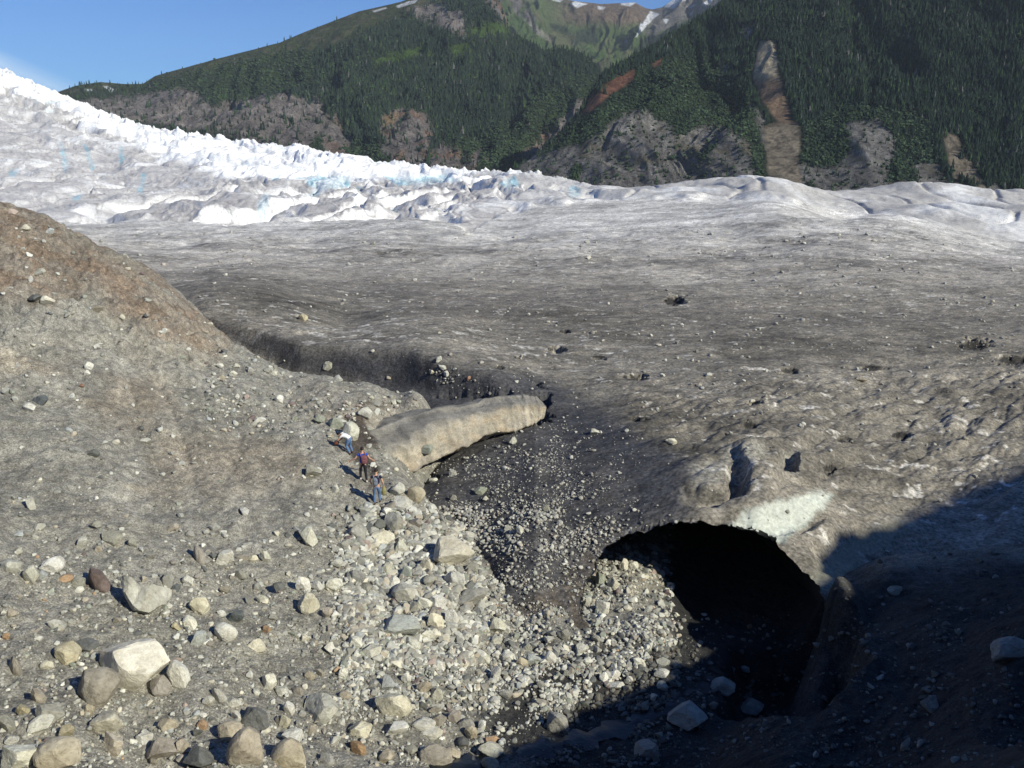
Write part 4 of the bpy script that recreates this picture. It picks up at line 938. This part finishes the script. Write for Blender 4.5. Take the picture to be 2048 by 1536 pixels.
def hand(wr, dirv, palm_n, side, reach=.085):
    """five separate bent fingers growing from a palm; returns chains"""
    wr = np.array(wr, float); d = np.array(dirv, float); d /= np.linalg.norm(d); n = np.array(palm_n, float); n -= d*(n@d); n /= np.linalg.norm(n); s = np.cross(d, n)*side
    out = []; root = tuple(wr)+(.024,); pc = wr+d*.05; out.append([root, tuple(pc)+((.022, .034),)])
    for k, ln in enumerate((.068, .078, .073, .058)):
        b_ = pc+d*.03+s*(.027-.018*k); m1 = b_+d*ln*.45-n*.008; m2 = m1+d*ln*.3-n*.022; e_ = m2+d*ln*.15-n*.026
        out.append([tuple(pc)+((.022, .034),), tuple(b_)+(.010,), tuple(m1)+(.009,), tuple(m2)+(.008,), tuple(e_)+(.007,)])
    t0 = wr+d*.025+s*.035; t1 = t0+s*.028+d*.03-n*.01; t2 = t1+d*.03-n*.014
    out.append([root, tuple(t0)+(.012,), tuple(t1)+(.010,), tuple(t2)+(.008,)])
    return out
def rotp(p, piv, ang, axis='X'):
    v = Matrix.Rotation(ang, 3, axis)@(Vector(p)-Vector(piv)); return tuple(v+Vector(piv))
def person(spec, locpx, heading, label, tall=1.76):
    root = bpy.data.objects.new('person', None); COL.objects.link(root)
    J = spec['J']; k = tall/1.76
    hipL, hipR, kneeL, kneeR, ankL, ankR = (J[q] for q in ('hipL', 'hipR', 'kneeL', 'kneeR', 'ankL', 'ankR'))
    pel, chest, neck, head = J['pelvis'], J['chest'], J['neck'], J['head']
    def m_(a, b_, t): return tuple(a[i]+(b_[i]-a[i])*t for i in range(3))
    up = np.array(chest)-np.array(pel)
    ch = [[tuple(pel)+((.15, .11),), m_(pel, chest, .5)+((.135, .10),), tuple(chest)+((.16, .11),), m_(chest, neck, .75)+((.10, .07),), tuple(neck)+(.052,), m_(neck, head, .35)+((.058, .062),), m_(neck, head, .75)+((.078, .092),), tuple(head)+((.08, .098),), m_(neck, head, 1.45)+((.055, .07),)]]
    for s in 'LR':
        sh, el, wr = J['sh'+s], J['el'+s], J['wr'+s]
        ch.append([tuple(chest)+((.16, .11),), tuple(sh)+(.055,), m_(sh, el, .5)+(.048,), tuple(el)+(.040,), m_(el, wr, .35)+(.042,), tuple(wr)+(.026,)])
        hd = hand(wr, np.array(wr)-np.array(el), spec.get('palm', (0, 1, 0)), 1 if s == 'L' else -1)
        hd[0][0] = tuple(wr)+(.026,); hd[-1][0] = tuple(wr)+(.026,); ch += hd
        hp, kn, an = J['hip'+s], J['knee'+s], J['ank'+s]
        ch.append([tuple(pel)+((.15, .11),), tuple(hp)+(.09,), m_(hp, kn, .5)+(.078,), tuple(kn)+(.055,), m_(kn, an, .35)+(.056,), tuple(an)+(.036,)])
        fd = np.array(spec.get('foot'+s, (0, 1, 0)), float); a_ = np.array(an)
    body = skinmesh('body', ch, SKIN, root)
    # face: eyes, nose, ears and mouth as small shapes on the head
    fwd = np.array(spec['face'], float); fwd /= np.linalg.norm(fwd); hc = np.array(head); upn = np.array(head)-np.array(neck); upn = upn-fwd*(upn@fwd); upn /= np.linalg.norm(upn); rt = np.cross(fwd, upn)
    def blob(nm, c, sc, mat, par):
        V, Fa = ico(3); B_ = np.stack([rt, fwd, upn], 1); o = link(nm, mesh_np(nm, (V*np.array(sc))@B_.T+c, [Fa]), mat, par); return o
    for s in (-1, 1):
        blob('eye', hc+fwd*.086+rt*s*.032+upn*.0, (.013, .008, .010), HAIR, body); blob('ear', hc+rt*s*.080-upn*.01, (.012, .022, .032), SKIN, body)
    blob('nose', hc+fwd*.102-upn*.022, (.012, .016, .022), SKIN, body); blob('mouth', hc+fwd*.090-upn*.055, (.024, .006, .007), m_plain('lips', (.35, .13, .11)), body)
    V, Fa = ico(4); V = V*(1+.06*n3(V*3, 1, 5)[:, None]); keep = ~((V[:, 1] > .35) & (V[:, 2] < .45)); V2 = V*np.array([.092, .110, .108]); V2[:, 2] = np.where(V[:, 2] < -.25, -.03-.03*np.clip(-V[:, 1], 0, 1), V2[:, 2]); B_ = np.stack([rt, fwd, upn], 1)
    link('hair', mesh_np('hair', V2@B_.T+hc+upn*.035-fwd*.012, [Fa[keep[Fa].all(1)]]), HAIR, root)
    # shirt with short sleeves
    sh_ch = [[m_(pel, chest, -.12)+((.172, .128),), m_(pel, chest, .45)+((.162, .125),), tuple(chest)+((.182, .132),), m_(chest, neck, .6)+((.125, .09),), m_(chest, neck, .88)+((.07, .066),)]]
    for s in 'LR': sh_ch.append([tuple(chest)+((.182, .132),), tuple(J['sh'+s])+(.076,), m_(J['sh'+s], J['el'+s], spec.get('sleeve', .5))+(.064,)])
    link_ = skinmesh('shirt', sh_ch, spec['shirt'], root)
    tr = [[m_(pel, chest, .12)+((.160, .122),), tuple(pel)+((.168, .128),)]]
    for s in 'LR':
        hp, kn, an = J['hip'+s], J['knee'+s], J['ank'+s]
        tr.append([tuple(pel)+((.168, .128),), tuple(hp)+(.104,), m_(hp, kn, .5)+(.092,), tuple(kn)+(.072,), m_(kn, an, .4)+(.070,), m_(kn, an, .96)+(.060,)])
    skinmesh('trousers', tr, spec['pants'], root)
    for s in 'LR':
        an = J['ank'+s]; fd = np.array(spec.get('foot'+s, (0, 1, 0)), float); fd /= np.linalg.norm(fd); a_ = np.array(an)
        q0 = a_+np.array([0, 0, -.02])-fd*.04; q1 = a_+np.array([0, 0, -.045])+fd*.06; q2 = a_+np.array([0, 0, -.055])+fd*.16
        o = skinmesh('shoe', [[tuple(q0-fd*.01)+((.048, .052),), tuple(q1)+((.05, .046),), tuple(q2)+((.044, .030),)]], spec['shoes'], root)
    h_ = hit(*locpx); loc = h_[0]
    root.location = loc+np.array([0, 0, -spec.get('zmin', 0)*k]); root.rotation_euler = (0, 0, heading); root.scale = (k, k, k)
    tag(root, label, 'person', 'hikers climbing beside the ice')
    return root
J_stand = dict(pelvis=(0,0,.95), chest=(0,.05,1.30), neck=(0,.08,1.50), head=(0,.11,1.64), shL=(-.20,.05,1.42), shR=(.20,.05,1.42), elL=(-.36,.05,1.20), elR=(.34,.02,1.18), wrL=(-.58,.18,1.08), wrR=(.50,.16,1.04),
               hipL=(-.095,0,.88), hipR=(.095,0,.88), kneeL=(-.11,.14,.52), kneeR=(.12,-.02,.46), ankL=(-.13,.04,.17), ankR=(.15,-.16,.08))
blue_tee = m_plain('blue shirt', (.025, .07, .42)); black = m_plain('black trousers', (.018, .018, .022)); wshoe = m_plain('white shoes', (.55, .54, .5))
denim = m_plain('denim', (.10, .17, .30)); navy = m_plain('navy shirt', (.022, .022, .05)); white_tee = m_plain('white shirt', (.78, .78, .78), var=.05); dshoe = m_plain('dark shoes', (.05, .04, .04))
def bag(name, c, size, mat, parent, pock=None, rot=0):
    V, Fa = rock(88, 4, .2); V = np.sign(V)*np.abs(V*2)**.62*.5; V = V*np.array(size); Rm = rmat(0, 0, rot)
    V = V@Rm.T+np.array(c); return link(name, mesh_np(name, V, [Fa]), mat, parent)
def strap(parent, J, s, mat, yb=-.14):
    sh = J['sh'+s]; x = sh[0]*.55
    return skinmesh('strap', [[(x, -.12, sh[2]-.02, (.03, .012)), (x, .03, sh[2]+.085, (.03, .012)), (x, .17, sh[2]-.06, (.03, .012)), (x*1.1, .17, sh[2]-.28, (.026, .01)), (x*1.3, .02, sh[2]-.40, (.02, .01))]], mat, parent, 1)
p2 = person(dict(J=J_stand, face=(0, 1, -.1), shirt=blue_tee, pants=black, shoes=wshoe, zmin=.02), (727, 962), .25, 'person in bright blue shirt and black trousers with a maroon backpack, arms spread')
pack = m_plain('maroon pack', (.17, .07, .08)); pg = m_plain('grey pack', (.16, .18, .22))
bk = bpy.data.objects.new('backpack', None); COL.objects.link(bk); bk.location = p2.location; bk.rotation_euler = p2.rotation_euler
tag(bk, 'maroon backpack worn by the hiker in the blue shirt', 'backpack')
bag('pack_body', (.05, -.19, 1.20), (.34, .22, .44), pack, bk); bag('pocket', (.05, -.305, 1.12), (.24, .08, .2), pack, bk)
for s in 'LR': strap(bk, J_stand, s, pack)
J3 = dict(J_stand); J3.update(elL=(-.30,.06,1.17), wrL=(-.28,.25,1.02), elR=(.30,-.02,1.15), wrR=(.33,.10,.93), kneeL=(-.10,.06,.50), kneeR=(.12,.16,.52), ankL=(-.10,-.04,.09), ankR=(.13,.10,.16), head=(0,.13,1.62))
p3 = person(dict(J=J3, face=(0, 1, -.35), shirt=navy, pants=denim, shoes=dshoe, zmin=.01), (754, 1009), .05, 'person in navy shirt and blue jeans, lowest of the three hikers', 1.78)
bk = bpy.data.objects.new('backpack', None); COL.objects.link(bk); bk.location = p3.location; bk.rotation_euler = p3.rotation_euler
tag(bk, 'slim blue grey backpack worn by the hiker in jeans', 'backpack')
bag('pack_body', (-.02, -.17, 1.22), (.22, .16, .42), pg, bk); bag('pocket', (-.02, -.25, 1.14), (.15, .05, .16), pg, bk)
for s in 'LR': strap(bk, J3, s, pg)
# olive jacket hanging from the right hand
jk = m_plain('olive jacket', (.25, .23, .10)); V, Fa = ico(4); V = V*np.array([.09, .07, .24]); V[:, 0] *= 1+.5*ss(.2, -.24, V[:, 2]); V += (n3(V*9, 1, 66)[:, None])*.05*V/np.linalg.norm(V, axis=1, keepdims=True)
o = link('jacket', mesh_np('jacket', V+np.array([.34, .10, .66]), [Fa]), jk); o.location = p3.location; o.rotation_euler = p3.rotation_euler; tag(o, 'olive jacket hanging from the right hand of the hiker in jeans', 'jacket')
# bending hiker: faces left, upper body pitched forward, reaching to the slope
J1 = dict(pelvis=(0,0,.86), chest=(0,.34,1.02), neck=(0,.52,1.03), head=(0,.64,.96), shL=(-.19,.42,.98), shR=(.19,.42,.98), elL=(-.26,.56,.74), elR=(.24,.60,.74), wrL=(-.16,.78,.62), wrR=(.12,.80,.56),
          hipL=(-.095,0,.80), hipR=(.095,0,.80), kneeL=(-.13,.16,.46), kneeR=(.13,.10,.44), ankL=(-.14,-.08,.09), ankR=(.16,-.02,.09))
p1 = person(dict(J=J1, face=(0, .55, -.85), shirt=white_tee, pants=denim, shoes=dshoe, zmin=.0, palm=(0, .3, 1), sleeve=.45), (701, 908), 1.15, 'person in white shirt and jeans bending over towards the slope', 1.76)
V, Fa = rock(91, 4, .2); V = V*np.array([.34, .26, .30])+np.array([0, .86, .50]); rb = link('bag', mesh_np('bag', V, [Fa]), m_plain('red brown bag', (.13, .045, .03))); rb.location = p1.location; rb.rotation_euler = p1.rotation_euler
tag(rb, 'red brown bag held by the bending hiker in the white shirt', 'bag')

# ------------------------------------------------------------------ air
HZ = 4.5e-5
if HZ:
    hv = [(x, y, z) for z in (-400, 900) for y in (-300, 6500) for x in (-4500, 4500)]
    me = bpy.data.meshes.new('haze'); me.from_pydata(hv, [], [(0, 2, 3, 1), (4, 5, 7, 6), (0, 1, 5, 4), (2, 6, 7, 3), (0, 4, 6, 2), (1, 3, 7, 5)])
    hm = bpy.data.materials.new('air'); hm.use_nodes = True; nt = hm.node_tree
    nt.nodes.remove(nt.nodes['Principled BSDF']); pv = nt.nodes.new('ShaderNodeVolumePrincipled')
    pv.inputs['Color'].default_value = (.80, .90, 1, 1); pv.inputs['Density'].default_value = HZ; pv.inputs['Anisotropy'].default_value = 0
    nt.links.new(pv.outputs[0], nt.nodes['Material Output'].inputs['Volume'])
    tag(link('haze', me, hm), 'thin blue air between the camera and the mountains', kind='stuff')
    S.cycles.volume_bounces = 0
# ------------------------------------------------------------------ output
S.view_settings.view_transform = 'Standard'; S.view_settings.look = 'None'; S.view_settings.exposure = 0.15; S.view_settings.gamma = 1
S.render.engine = 'CYCLES'; S.cycles.max_bounces = 5; S.cycles.diffuse_bounces = 3; S.cycles.use_denoising = True
S.render.resolution_x = 1024; S.render.resolution_y = 768
